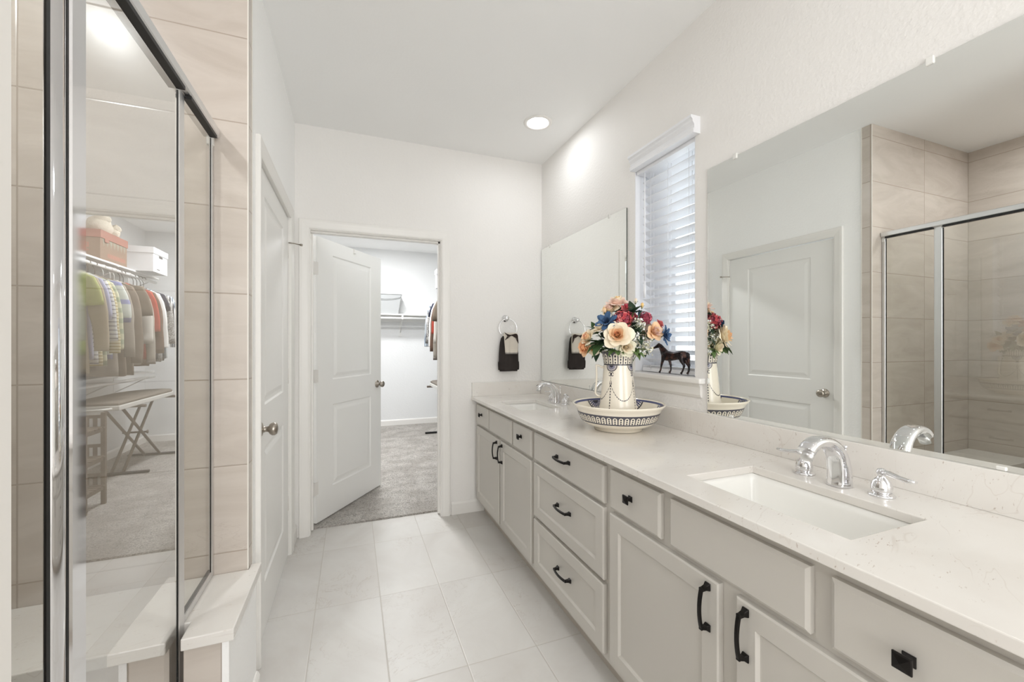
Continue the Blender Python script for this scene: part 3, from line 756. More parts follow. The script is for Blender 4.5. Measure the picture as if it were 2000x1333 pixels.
rows = [(1.352, 1.094, 1.176), (1.345, 1.082, 1.186), (1.33, 1.070, 1.196), (1.30, 1.062, 1.202), (1.26, 1.057, 1.206), (1.21, 1.053, 1.210), (1.17, 1.052, 1.211), (1.150, 1.051, 1.212), (1.148, 1.047, 1.216), (1.135, 1.046, 1.217), (1.12, 1.046, 1.218), (1.10, 1.047, 1.218), (1.085, 1.048, 1.217), (1.0835, 1.058, 1.205), (1.074, 1.060, 1.203)]
rows = [(z-0.003+0.0, a, b) for z, a, b in rows]
t1 = towel(rows, YF-0.053, 0.013, 3); tag(t1.build('hand_towel', M['dark_towel']), 'dark brown terry hand towel hanging from the towel ring', 'towel')
rows2 = [(1.368, 1.078, 1.190), (1.358, 1.079, 1.194), (1.335, 1.083, 1.197), (1.30, 1.085, 1.199), (1.26, 1.089, 1.199), (1.235, 1.0905, 1.198), (1.216, 1.092, 1.197), (1.2155, 1.093, 1.196), (1.205, 1.094, 1.195)]
t2 = towel(rows2, YF-0.083, 0.004, 5, 0.006)
for i, z in enumerate(t2.f):
    zz = sum(t2.v[q][2] for q in z)/len(z)
    if zz < 1.2158: t2.m[i] = 1
# dark animal silhouette printed near the top fold, wrapped on the cloth front
def patch(poly, y=YF-0.0965):
    n = len(t2.v); t2.v += [(x, y, z) for x, z in poly]; t2.f.append(tuple(range(n, n+len(poly)))); t2.m.append(2); t2.sm.append(False)
patch([(1.080, 1.376), (1.090, 1.366), (1.108, 1.358), (1.130, 1.352), (1.150, 1.356), (1.172, 1.362), (1.186, 1.358), (1.193, 1.345), (1.194, 1.322), (1.180, 1.330), (1.160, 1.334), (1.150, 1.342), (1.138, 1.345), (1.120, 1.336), (1.105, 1.340), (1.100, 1.350), (1.088, 1.360)])
patch([(1.180, 1.334), (1.194, 1.330), (1.198, 1.286), (1.193, 1.288), (1.186, 1.312)]); patch([(1.170, 1.333), (1.178, 1.331), (1.192, 1.297), (1.190, 1.294)])
patch([(1.104, 1.340), (1.114, 1.337), (1.092, 1.312), (1.086, 1.313)]); patch([(1.116, 1.336), (1.124, 1.335), (1.104, 1.322), (1.095, 1.320)])
tag(t2.build('guest_towel', [M['beige_towel'], M['fringe'], M['horse_print']]), 'small beige towel with a dark print draped over the dark towel', 'towel')
# ------------------------------------------------------------------ wash bowl and pitcher
M['cream'] = mat('cream_glaze', (238, 230, 214), 0.18, coat=0.3)
M['band'] = mat('slate_transfer_band', (84, 82, 90), 0.25)
M['blue'] = mat('blue_transfer_print', (72, 78, 120), 0.25)
M['ink'] = mat('dark_transfer_print', (58, 57, 66), 0.25)
CM = [M['cream'], M['band'], M['blue'], M['ink']]
BC = Vector((1.172, 1.651, ZC+0.0005)); TO = Vector((-0.579, -0.815, 0)); RT = Vector((0.8150, -0.579, 0))
def prof_r(prof, z):
    for (r0, z0_), (r1, z1_) in zip(prof, prof[1:]):
        if z0_ <= z <= z1_ and z1_ > z0_: return r0+(r1-r0)*(z-z0_)/(z1_-z0_)
    return prof[-1][0]
class Surf:
    """decoration raised a hair off a surface of revolution; phi 0 faces the viewer, + is to the viewer's right"""
    def __init__(s, mb, c, prof, inner=False): s.mb = mb; s.c = c; s.p = prof; s.i = -1 if inner else 1
    def P(s, phi, z, off):
        r = prof_r(s.p, z)+off*s.i; d = TO*math.cos(phi)+RT*math.sin(phi); return s.c+d*r+Vector((0, 0, z))
    def poly(s, pts, off, mi):
        """pts: (phi, z), convex enough to fan from the mean; edges subdivided"""
        q = []
        for (a, b), (c, d) in zip(pts, pts[1:]+pts[:1]):
            n = max(1, int(abs(c-a)/0.06)+int(abs(d-b)/0.008))
            for k in range(n): q.append((a+(c-a)*k/n, b+(d-b)*k/n))
        m = (sum(x for x, _ in q)/len(q), sum(y for _, y in q)/len(q))
        vs = [s.P(*m, off)]+[s.P(*x, off) for x in q]; n = len(q)
        s.mb.add(vs, [(0, 1+i, 1+(i+1) % n) for i in range(n)], mi)
    def ring(s, z0, z1, off, mi, n=96):
        zs = [z0+(z1-z0)*k/6 for k in range(7)]
        rs = [[tuple(s.P(2*PI*j/n, z, off)) for j in range(n)] for z in zs]
        s.mb.rings(rs, mi, True, (False, False))
    def arches(s, n, z0, z1, off):
        for k in range(n):
            a = 2*PI*(k+0.5)/n; w = 2*PI/n*0.40; h = z1-z0
            pts = [(a-w, z0), (a+w, z0), (a+w, z0+h*0.62)]+[(a+w*math.cos(t*PI/8), z0+h*0.62+h*0.36*math.sin(t*PI/8)) for t in range(1, 8)]+[(a-w, z0+h*0.62)]
            s.poly(pts, off, 0)
            for q, (b, e) in enumerate(((0.04, 0.28), (0.33, 0.57), (0.62, 0.90))):
                ww = w*(0.42 if q < 2 else 0.5)
                s.poly([(a-ww, z0+h*(b+0.06)), (a-ww*0.25, z0+h*b), (a+ww*0.25, z0+h*b), (a+ww, z0+h*(b+0.06)), (a, z0+h*e)], off*2, 3)
    def fan(s, phi, z, rad, off, rc, up=-1):
        """half-round fan medallion"""
        def pt(r, t): return (phi+r*math.cos(t)/rc, z+up*r*math.sin(t))
        def band(r0, r1, t0, t1, o, mi, n=14):
            for k in range(n):
                a, b = t0+(t1-t0)*k/n, t0+(t1-t0)*(k+1)/n
                s.mb.add([s.P(*pt(r0, a), o), s.P(*pt(r1, a), o), s.P(*pt(r1, b), o), s.P(*pt(r0, b), o)], [(0, 1, 2, 3)], mi)
        band(0.0002, rad*0.30, 0, PI, off, 3); band(rad*0.30, rad*0.62, 0, PI, off, 2); band(rad*0.62, rad*0.86, 0, PI, off, 0); band(rad*0.86, rad, 0, PI, off, 3)
        for k in range(11):
            t = PI*(k+0.5)/11; band(rad*0.62, rad*0.84, t-0.07, t+0.07, off*1.6, 2, 2)
        for k in range(8):
            t = PI*(k+0.5)/8; band(rad*0.34, rad*0.58, t-0.05, t+0.05, off*1.6, 0, 2)
bowl = thing('wash_bowl', 'wide cream wash bowl with dark arcaded band on the worktop', 'bowl', tuple(BC))
OUT = [(0.105, 0.0), (0.111, 0.002), (0.1105, 0.012), (0.126, 0.018), (0.150, 0.027), (0.165, 0.037), (0.1735, 0.046), (0.179, 0.058), (0.1855, 0.074), (0.191, 0.088), (0.1955, 0.099), (0.204, 0.108), (0.2115, 0.116), (0.2135, 0.121), (0.2125, 0.1245)]
INN = [(0.2065, 0.1225), (0.196, 0.106), (0.186, 0.088), (0.173, 0.062), (0.155, 0.040), (0.125, 0.025), (0.08, 0.018), (0.0002, 0.0165)]
mb = MB(); mb.lathe([(0.0002, 0.003), (0.098, 0.003)]+OUT+INN, tuple(BC), 96)
s_ = Surf(mb, BC, OUT); s_.ring(0.0440, 0.0505, 0.0004, 1); s_.ring(0.0810, 0.0885, 0.0004, 1); s_.ring(0.0505, 0.0810, 0.0004, 1); s_.arches(46, 0.0500, 0.0815, 0.0007)
si = Surf(mb, BC, INN[::-1], True); si.ring(0.110, 0.1185, 0.0005, 2)
for k in range(6): si.fan(PI+0.62+2*PI*k/6, 0.1095, 0.046, 0.0006, 0.19)
mb.build('bowl_body', CM, bowl)
PC = BC+Vector((0, 0, 0.0185))
pit_ = thing('wash_pitcher', 'tall cream pitcher with garland print standing in the wash bowl', 'pitcher', tuple(PC))
PO = [(0.086, 0.0), (0.092, 0.002), (0.0945, 0.012), (0.0935, 0.03), (0.0885, 0.07), (0.083, 0.11), (0.0775, 0.16), (0.0725, 0.21), (0.0685, 0.25), (0.0655, 0.281), (0.0650, 0.290), (0.0665, 0.305), (0.0700, 0.322), (0.0748, 0.337), (0.0798, 0.348), (0.0802, 0.350)]
PI_ = [(0.0785, 0.3505), (0.073, 0.340), (0.066, 0.322), (0.062, 0.300), (0.062, 0.27), (0.072, 0.18), (0.086, 0.03), (0.0002, 0.012)]
mb = MB(); mb.lathe([(0.0002, 0.004), (0.08, 0.004)]+PO+PI_, tuple(PC), 72)
s_ = Surf(mb, PC, PO); s_.ring(0.2835, 0.2885, 0.0004, 3, 72); s_.ring(0.2885, 0.3475, 0.0004, 1, 72); s_.arches(18, 0.2895, 0.3385, 0.0008)
ph0 = -0.46
for k in range(4):
    a = ph0+k*PI/2; s_.fan(a, 0.2830, 0.0285, 0.0006, 0.068)
    for sx_ in (-1, 1):       # scrolls under the fan
        pts = [(a+sx_*(0.10+0.085*math.cos(t)), 0.243+0.008*math.sin(t)) for t in [q*PI/5 for q in range(10)]]
        for (p, q) in zip(pts, pts[1:]):
            s_.poly([(p[0], p[1]-0.0018), (q[0], q[1]-0.0018), (q[0], q[1]+0.0018), (p[0], p[1]+0.0018)], 0.0005, 3)
    s_.poly([(a-0.05, 0.236), (a+0.05, 0.236), (a+0.07, 0.25), (a-0.07, 0.25)], 0.0005, 3)
    for q in range(3): s_.poly([(a-0.018, 0.232-q*0.009), (a, 0.226-q*0.009), (a+0.018, 0.232-q*0.009), (a, 0.236-q*0.009)], 0.0005, 3)
    for q in range(14):       # hanging chain of drops
        z = 0.194-q*0.0128
        s_.poly([(a-0.040, z-0.0085), (a+0.040, z-0.0085), (a+0.012, z), (a-0.012, z)], 0.0005, 3)
    for q in range(17):       # garland to the next medallion
        t = (q+0.5)/17; f1 = a+t*PI/2; zz = 0.197-0.074*(1-(2*t-1)**2); dz = 0.004*(1-2*t)*1.6
        w_ = 0.036
        s_.poly([(f1-w_, zz+dz+0.0034), (f1+w_, zz-dz+0.0012), (f1+w_, zz-dz-0.0012), (f1-w_, zz+dz-0.0034)] if t < 0.5 else [(f1-w_, zz+dz+0.0012), (f1+w_, zz-dz+0.0034), (f1+w_, zz-dz-0.0034), (f1-w_, zz+dz-0.0012)], 0.0005, 3)
    for sx_ in (-1, 1): s_.poly([(a+sx_*0.05-0.03, 0.196), (a+sx_*0.05+0.03, 0.196), (a+sx_*0.05+0.008, 0.212), (a+sx_*0.05-0.008, 0.212)], 0.0005, 3)
mb.build('pitcher_body', CM, pit_)
LF = -RT
hp = [(0.063, 0.270), (0.078, 0.274), (0.094, 0.281), (0.1005, 0.2815), (0.1000, 0.270), (0.0990, 0.235), (0.1005, 0.195), (0.1040, 0.160), (0.1060, 0.150), (0.1020, 0.142), (0.094, 0.134), (0.079, 0.132)]
mb = MB(); mb.tube([PC+LF*r+Vector((0, 0, z)) for r, z in hp], [0.0075, 0.006, 0.0055, 0.0065, 0.006, 0.0055, 0.0055, 0.006, 0.0065, 0.006, 0.006, 0.008], 12, flat=(1.25, 0.8)); mb.build('handle', M['cream'], pit_)

# ------------------------------------------------------------------ flowers
def pm(name, col, rough=0.75):
    return mat(name, col, rough, build=lambda nt, b: setc(nt, b, mixc(nt, noise(nt, coords(nt, 'o')[0], 60, 2), srgb(tuple(max(0, c-12) for c in col)), srgb(tuple(min(255, c+8) for c in col)))))
for k, c in dict(peach=(248, 196, 150), peach2=(250, 215, 176), yellow=(246, 208, 138), creamp=(251, 238, 216), pinkc=(250, 224, 210), coral=(242, 170, 142), red=(186, 66, 74), red2=(218, 128, 126), burg=(150, 62, 80), rose=(226, 110, 128), bluef=(66, 98, 136), blue2=(44, 70, 104), whitef=(250, 250, 246), pale=(240, 236, 214), stem=(86, 112, 52), leaf=(58, 86, 44), leaf2=(92, 118, 66), leafd=(36, 58, 38), dusty=(168, 186, 180), sepal=(70, 92, 52)).items(): M[k] = pm('petal_'+k if k not in ('stem', 'leaf', 'leaf2', 'leafd', 'dusty', 'sepal') else 'foliage_'+k, c)
rnd = random.Random(11)
def petal(mb, az, L, Wd, th0, th1, r0, z0, cup, mi, wrap=0.25, nu=6, nv=6, tip=1.0):
    """one petal round the z axis: th0 to th1 is its opening angle from base to tip"""
    N_ = 14; path = [(r0, z0)]
    for j_ in range(N_):
        th = math.radians(th0+(th1-th0)*(j_+0.5)/N_); a, b = path[-1]
        path.append((a+L/N_*math.sin(th), b+L/N_*math.cos(th)))
    col = []; e = 0.16+0.14*tip
    for j_ in range(nv):
        for i in range(nu):
            u = 2*i/(nu-1)-1; v = j_/(nv-1)*(1-e*u*u); q = v*N_; q0 = min(int(q), N_-1); f = q-q0
            r = path[q0][0]*(1-f)+path[q0+1][0]*f; z = path[q0][1]*(1-f)+path[q0+1][1]*f
            vv = j_/(nv-1); w = Wd*(0.30+0.70*math.sin(PI*min(1, vv*0.60+0.05))**0.8)*(1 if tip < 1.5 or vv < 0.35 else 1-((vv-0.35)/0.65)**1.6*0.9)
            da = u*w/(max(r, 0.001)*0.75+wrap*L); rr = r-cup*u*u*w
            ruf = L*(0.05*math.sin(u*4+az*3)+0.03*math.sin(u*9+az*7))*vv*vv
            col.append((rr*math.cos(az+da), rr*math.sin(az+da), z+ruf))
    fs = [(j_*nu+i, j_*nu+i+1, (j_+1)*nu+i+1, (j_+1)*nu+i) for j_ in range(nv-1) for i in range(nu-1)]
    mb.add(col, fs, mi, True)
MOUTH = PC+Vector((0, 0, 0.345)); ROOT = PC+Vector((0, 0, 0.16))
def at(a, z, c): return Vector((PC.x, PC.y, 0))+RT*a*1.0+TO*c+Vector((0, 0, z))
def frame(pos, facing):
    zt_ = (RT*facing[0]+Vector((0, 0, 1))*facing[1]+TO*facing[2]).normalized()
    q = zt_.to_track_quat('Z', 'Y'); return Matrix.Translation(pos) @ q.to_matrix().to_4x4()
def stem_of(root, pos, ax, r=0.0018, m='stem'):
    k = rnd.uniform(0, 2*PI); d = Vector((math.cos(k), math.sin(k), 0))*0.03
    mid = MOUTH+(Vector((pos.x, pos.y, 0))-Vector((MOUTH.x, MOUTH.y, 0)))*0.30; mid = Vector((MOUTH.x, MOUTH.y, mid.z))+(Vector((mid.x, mid.y, 0))-Vector((MOUTH.x, MOUTH.y, 0)))
    lim = Vector((mid.x-MOUTH.x, mid.y-MOUTH.y, 0))
    if lim.length > 0.05: mid = MOUTH+lim.normalized()*0.05
    p0 = ROOT+d; b = pos-ax*0.004
    pts = []
    for t in [i/8 for i in range(9)]:
        pts.append(p0*(1-t)**2+(mid+Vector((0, 0, 0.015)))*2*t*(1-t)+b*t*t)
    s2 = MB(); s2.tube(pts, r, 6); return s2.build('stem', M[m], root)
def leafm(mb, P, d, up, L, w, mi=0, droop=0.3):
    d = d.normalized(); sd = d.cross(up).normalized(); n = sd.cross(d); vs = []; nv = 6
    for j_ in range(nv):
        v = j_/(nv-1); ww = w*math.sin(PI*(0.04+0.96*v)**0.8)*0.5+0.0003; c = P+d*L*v-n*droop*L*v*v
        for u in (-1, -0.5, 0, 0.5, 1): vs.append(tuple(c+sd*ww*u+n*abs(u)*ww*0.35))
    mb.add(vs, [(j_*5+i, j_*5+i+1, (j_+1)*5+i+1, (j_+1)*5+i) for j_ in range(nv-1) for i in range(4)], mi, True)
def rose(label, pos, facing, R, cols=('peach', 'peach2', 'creamp'), open_=1.0, grp='roses in the pitcher', nm='silk_rose'):
    r = thing(nm, label, 'flower', tuple(pos), grp); f = frame(pos, facing); mb = MB()
    k0 = rnd.uniform(0, 6); n = 34
    for i in range(n):
        t = i/(n-1.0); mi = 0 if t < 0.42 else (1 if t < 0.68 else 2)
        th0 = (1+44*t**2)*open_+rnd.uniform(-3, 5)*t; th1 = (-10+118*t**2.1)*open_+rnd.uniform(-9, 9)*t
        petal(mb, k0+i*2.39996+rnd.uniform(-.2, .2), R*(0.62+0.40*t)*rnd.uniform(.94, 1.06), R*(0.26+0.46*t), th0, th1, R*(0.02+0.17*t), R*(0.22-0.26*t), 0.10, mi, 0.26, 7, 7, 0.5)
    mb.lathe([(0.0002, 0.5*R), (0.06*R, 0.45*R), (0.1*R, 0.2*R), (0.02*R, 0)], (0, 0, 0), 8, 0)
    mb.xf(f).build('petals', [M[c] for c in cols], r)
    sp = MB(); sp.lathe([(0.0002, -0.16*R), (0.09*R, -0.12*R), (0.15*R, -0.02*R), (0.14*R, 0.05*R)], (0, 0, 0), 10)
    for i in range(5): petal(sp, 2*PI*i/5, 0.5*R, 0.12*R, 60, 115, 0.12*R, -0.03*R, 0.0, 0, tip=2.0)
    sp.xf(f).build('calyx', M['sepal'], r); stem_of(r, f @ Vector((0, 0, -0.12*R)), f.to_3x3() @ Vector((0, 0, 1))); return r
def bud(label, pos, facing, R, cols=('pinkc', 'yellow')):
    r = thing('silk_rosebud', label, 'flower', tuple(pos), 'rosebuds in the pitcher'); f = frame(pos, facing); mb = MB()
    for n, rr0, a0, a1, L, w, mi in ((3, 0.12, 8, -22, 1.5, 0.62, 0), (3, 0.20, 18, -24, 1.55, 0.75, 0), (4, 0.24, 26, -18, 1.45, 0.80, 1)):
        for i in range(n): petal(mb, 2*PI*i/n+n, L*R, w*R, a0, a1, rr0*R, 0, 0.2, mi, 0.3, tip=1.3)
    mb.xf(f).build('petals', [M[c] for c in cols], r)
    sp = MB(); sp.lathe([(0.0002, -0.35*R), (0.16*R, -0.2*R), (0.26*R, 0.0), (0.22*R, 0.12*R)], (0, 0, 0), 10)
    for i in range(5): petal(sp, 2*PI*i/5, 0.9*R, 0.22*R, 25, 55, 0.2*R, 0, 0, 0, tip=2.0)
    sp.xf(f).build('calyx', M['sepal'], r); stem_of(r, f @ Vector((0, 0, -0.3*R)), f.to_3x3() @ Vector((0, 0, 1))); return r
def star(label, pos, facing, R):
    r = thing('silk_blue_flower', label, 'flower', tuple(pos), 'blue flowers in the pitcher'); f = frame(pos, facing); mb = MB()
    for n, L, a0, a1, o, mi in ((4, 0.55, 5, 40, 0.3, 1), (5, 0.85, 30, 62, 0, 0), (6, 1.0, 55, 88, 0.5, 0)):
        for i in range(n): petal(mb, o+2*PI*i/n, L*R*1.05, 0.42*R, a0, a1, 0.08*R, 0, -0.12, mi, 0.45, 7, 8, 1.3)
    mb.xf(f).build('petals', [M['bluef'], M['blue2']], r)
    c = MB(); c.lathe([(0.0002, 0.16*R), (0.08*R, 0.13*R), (0.11*R, 0.04*R), (0.05*R, -0.05*R)], (0, 0, 0), 10); c.xf(f).build('flower_centre', M['blue2'], r)
    stem_of(r, f @ Vector((0, 0, -0.05*R)), f.to_3x3() @ Vector((0, 0, 1))); return r
def cluster(nm, label, pos, facing, R, cols, n, fs_, grp, half=True):
    r = thing(nm, label, 'flower', tuple(pos), grp); f = frame(pos, facing); mb = MB()
    for i in range(n):
        t = (i+0.5)/n; th = math.acos(1-1.75*t); a = i*2.39996; k = rnd.uniform(0.86, 1.06)*R
        d = Vector((math.sin(th)*math.cos(a), math.sin(th)*math.sin(a), math.cos(th))); p = d*k*(1+0.10*math.sin(a*1.7))
        q = Matrix.Translation(p) @ d.to_track_quat('Z', 'Y').to_matrix().to_4x4() @ R3('Z', rnd.uniform(0, 6))
        s2 = MB(); mi = rnd.randrange(len(cols))
        for e in range(4): petal(s2, e*PI/2, fs_, fs_*0.55, 35+40*rnd.random(), 85, fs_*0.08, 0, -0.1, mi, 0.3, 4, 3, 0.8)
        s2.xf(q); o_ = len(mb.v); mb.v += s2.v; mb.f += [tuple(x+o_ for x in y) for y in s2.f]; mb.m += s2.m; mb.sm += s2.sm
    mb.xf(f).build('florets', [M[c] for c in cols], r)
    core = MB(); core.lathe([(0.0002, -0.85*R), (0.4*R, -0.6*R), (0.8*R, -0.1*R), (0.75*R, 0.4*R), (0.4*R, 0.75*R), (0.0002, 0.85*R)], (0, 0, 0), 12); core.xf(f).build('cluster_core', M[cols[-1]] if nm != 'babys_breath' else M['leaf2'], r)
    stem_of(r, f @ Vector((0, 0, -0.8*R)), f.to_3x3() @ Vector((0, 0, 1))); return r
def spray(label, pos, R, n=40, cols=('whitef', 'pale')):
    """loose spray of tiny white blossoms on branching stalks"""
    r = thing('babys_breath', label, 'flower', tuple(pos), 'white filler sprays in the pitcher'); base = pos+(MOUTH-pos)*0.45
    tw = MB(); bl_ = MB()
    for i in range(n):
        d = Vector((rnd.gauss(0, 1), rnd.gauss(0, 1), rnd.gauss(0.15, 0.9))).normalized()*R*rnd.uniform(0.35, 1.05); p = pos+d
        tw.tube([base, base+(p-base)*0.6+Vector((0, 0, 0.004)), p], 0.0006, 4, cap=(False, False))
        for q in range(3):
            c = p+Vector((rnd.gauss(0, 1), rnd.gauss(0, 1), rnd.gauss(0, 1)))*0.005; u = Vector((rnd.gauss(0, 1), rnd.gauss(0, 1), rnd.gauss(0.4, 1))).normalized()
            s2 = MB(); mi = rnd.randrange(2)
            for e in range(5): petal(s2, e*2*PI/5, 0.0058, 0.0030, 40, 80, 0.0006, 0, -0.1, mi, 0.3, 3, 3, 0.6)
            s2.xf(Matrix.Translation(c) @ u.to_track_quat('Z', 'Y').to_matrix().to_4x4()); o_ = len(bl_.v)
            bl_.v += s2.v; bl_.f += [tuple(x+o_ for x in y) for y in s2.f]; bl_.m += s2.m; bl_.sm += s2.sm
    bl_.build('blossoms', [M[c] for c in cols], r); tw.build('stalks', M['leaf2'], r); stem_of(r, base, Vector((0, 0, 1)), 0.0014, 'leaf2'); return r
def leaves(label, pos, dirs, L=0.055, w=0.032, m='leaf'):
    r = thing('leaf_sprig', label, 'leaf', tuple(pos), 'leaf sprigs in the pitcher')
    for a, b, c in dirs:
        mb = MB(); d = RT*a+Vector((0, 0, b))+TO*c; leafm(mb, pos+d.normalized()*0.004, d, Vector((0, 0, 1)) if abs(b) < 0.8 else TO, L*rnd.uniform(.8, 1.15), w*rnd.uniform(.85, 1.1)); mb.build('leaf', M[m], r)
    stem_of(r, pos, Vector((0, 0, 1)), 0.0015); return r
k = 0.00240
def px(u, v, c): sc = k*(1-c/1.96); return at((u-1209)*sc, 1.2846-(v-671.7)*sc, c)
rose('large open peach and cream rose at the front centre of the bouquet', px(1208, 657, 0.075), (-0.05, 0.25, 1), 0.066)
rose('cream rose low at the front, half under the large peach rose', px(1222, 678, 0.055), (0.35, -0.1, 1), 0.048, ('creamp', 'creamp', 'pale'))
rose('peach rose highest on the left edge of the bouquet', px(1155, 662, 0.045), (-0.75, 0.45, 0.55), 0.043, ('coral', 'peach2', 'creamp'))
rose('peach rose lowest on the left edge of the bouquet', px(1150, 679, 0.03), (-0.8, -0.1, 0.6), 0.046, ('peach', 'peach', 'peach2'))
rose('small cream rose between the low left peach rose and the pitcher rim', px(1163, 681, 0.03), (-0.3, -0.35, 1), 0.034, ('yellow', 'creamp', 'creamp'))
rose('flat cream rose below the left blue flower', px(1178, 644, 0.05), (-0.45, 0.8, 0.4), 0.042, ('pale', 'creamp', 'creamp'), 1.1)
rose('cream rose at the very top of the bouquet', px(1208, 597, 0.0), (0.05, 1, 0.35), 0.050, ('yellow', 'creamp', 'pinkc'))
rose('pale pink rose behind the red hydrangea near the top', px(1196, 609, 0.0), (-0.3, 0.8, 0.5), 0.045, ('pinkc', 'pinkc', 'creamp'))
rose('peach rose on the right edge of the bouquet beside the blue flower', px(1274, 650, 0.0), (0.6, 0.25, 0.8), 0.046, ('peach2', 'pinkc', 'peach2'))
rose('small red rose behind the right blue flower', px(1284, 636, -0.03), (0.6, 0.5, 0.3), 0.026, ('red', 'red2', 'red2'))
rose('deep pink rose at the top of the bouquet beside the leaves', px(1225, 604, 0.0), (0.2, 0.7, 0.7), 0.028, ('rose', 'rose', 'red2'))
rose('peach rose on the window side of the bouquet', px(1225, 650, -0.10), (0.2, 0.15, -1), 0.046, ('peach', 'peach2', 'pinkc'))
rose('peach rose at the near side of the bouquet facing the mirror', at(0.125, 1.335, -0.06), (0.75, 0.1, -0.65), 0.048, ('yellow', 'peach2', 'pinkc'))
bud('yellow rosebud at the upper left of the bouquet', px(1184, 612, 0.03), (-0.15, 1, 0.35), 0.021, ('yellow', 'peach2'))
bud('tall cream rosebud at the top right of the bouquet', px(1242, 593, 0.0), (0.1, 1, 0.1), 0.0165, ('pinkc', 'creamp'))
bud('tall peach rosebud at the top right of the bouquet', px(1254, 602, 0.01), (0.1, 1, 0.1), 0.0165, ('peach', 'yellow'))
star('dark blue flower on the left above the flat cream rose', px(1188, 630, 0.06), (-0.30, 0.55, 0.8), 0.052)
star('dark blue flower at the right tip of the bouquet', px(1293, 656, -0.01), (0.95, 0.1, 0.45), 0.046)
star('dark blue flower at the back of the bouquet facing the mirror', at(0.10, 1.40, -0.08), (0.7, 0.3, -0.7), 0.045)
cluster('hydrangea', 'large red hydrangea head above the large peach rose', px(1217, 624, 0.045), (0.1, 0.5, 1), 0.040, ('red', 'red2', 'burg'), 70, 0.0105, 'hydrangeas in the pitcher')
cluster('hydrangea', 'small burgundy hydrangea head on the upper right', px(1261, 622, 0.0), (0.4, 0.6, 0.6), 0.026, ('burg', 'rose', 'burg'), 44, 0.0085, 'hydrangeas in the pitcher')
cluster('hydrangea', 'red hydrangea head on the mirror side', at(0.05, 1.405, -0.07), (0.5, 0.5, -0.8), 0.040, ('red', 'red2', 'burg'), 60, 0.0105, 'hydrangeas in the pitcher')
for (u, v, c, R), lb in zip(((1248, 636, 0.03, 0.033), (1240, 660, 0.05, 0.030), (1256, 668, 0.02, 0.034), (1264, 683, 0.0, 0.028), (1252, 688, 0.03, 0.026), (1228, 640, -0.06, 0.04), (1260, 640, -0.09, 0.04)),
                            ('below the burgundy hydrangea', 'right beside the large peach rose', 'under the right peach rose', 'lowest on the right edge of the bouquet', 'just over the right of the pitcher rim', 'deep inside the bouquet', 'on the mirror side of the bouquet')):
    spray('spray of tiny white blossoms '+lb, px(u, v, c), R)
leaves('large dark green leaves above the left of the pitcher rim', px(1178, 672, 0.06), ((-1, 0.1, 0.35), (-0.8, -0.25, 0.5), (-0.4, -0.35, 0.8), (-0.9, 0.4, 0.2)), 0.078, 0.050, 'leaf')
leaves('pale dusty leaves on the upper left edge of the bouquet', px(1166, 645, 0.02), ((-1, 0.25, 0.2), (-0.7, 0.5, 0.1)), 0.042, 0.022, 'dusty')
leaves('dark leaves among the rosebuds at the top right', px(1238, 612, 0.01), ((-0.3, 1, 0.3), (0.5, 0.7, 0.4), (0.9, 0.3, 0.2), (0.2, 0.2, 0.9), (-0.6, 0.4, 0.6)), 0.052, 0.034, 'leafd')
leaves('dark leaves between red hydrangea and white sprays', px(1236, 638, 0.03), ((0.3, 0.5, 0.8), (0.7, -0.3, 0.6), (-0.2, -0.6, 0.8)), 0.05, 0.032, 'leafd')
leaves('leaves hanging over the front of the pitcher rim', px(1206, 684, 0.07), ((-0.6, -0.2, 0.8), (0.2, -0.3, 1), (0.8, -0.2, 0.6), (-1, 0.0, 0.3)), 0.052, 0.036, 'leaf2')
leaves('dark leaves at the right under the white sprays', px(1256, 684, 0.02), ((0.7, -0.4, 0.3), (0.3, -0.6, 0.5), (0.6, 0.3, -0.2)), 0.042, 0.022, 'leafd')
leaves('dark leaves in the middle of the bouquet', px(1200, 640, -0.02), ((-0.6, 0.4, 0.8), (0.5, 0.6, 0.5), (0.9, 0.1, 0.2), (-0.9, 0.1, 0.3), (0.1, 0.9, 0.1)), 0.06, 0.036, 'leafd')
leaves('leaves on the mirror side of the bouquet', px(1225, 670, -0.08), ((0.9, -0.1, -0.5), (0.4, -0.3, -0.9), (-0.3, -0.1, -1), (0.7, 0.5, -0.6), (-0.7, 0.3, -0.7)), 0.06, 0.036, 'leaf')
leaves('leaf sprig low on the left over the rim', px(1172, 686, 0.02), ((-0.7, -0.5, 0.4), (-0.3, -0.7, 0.6)), 0.05, 0.03, 'leafd')

leaves('dark leaves filling between left roses and front rose', px(1186, 664, 0.05), ((-0.6, 0.5, 0.7), (-0.2, 0.7, 0.7), (-0.9, -0.1, 0.5), (0.3, -0.5, 0.9), (-0.5, -0.5, 0.8)), 0.062, 0.040, 'leafd')
leaves('dark leaves behind the flat cream rose', px(1172, 652, 0.0), ((-0.8, 0.5, 0.3), (-0.5, 0.8, 0.2), (-0.9, 0.0, 0.4)), 0.058, 0.034, 'leaf')
leaves('dark leaves behind the top cream rose', px(1214, 616, -0.03), ((-0.7, 0.6, 0.2), (0.4, 0.8, 0.3), (0.9, 0.3, 0.1), (-0.2, 0.9, -0.2)), 0.055, 0.034, 'leafd')
leaves('dark leaves between front rose and right peach rose', px(1246, 656, 0.03), ((0.6, 0.4, 0.6), (0.3, -0.5, 0.8), (0.9, -0.1, 0.4), (-0.3, 0.7, 0.6)), 0.055, 0.034, 'leafd')
leaves('mid green leaves low on the right over the rim', px(1240, 684, 0.04), ((0.7, -0.3, 0.6), (0.2, -0.2, 1), (0.9, 0.2, 0.3), (0.5, -0.6, 0.6)), 0.052, 0.032, 'leaf2')
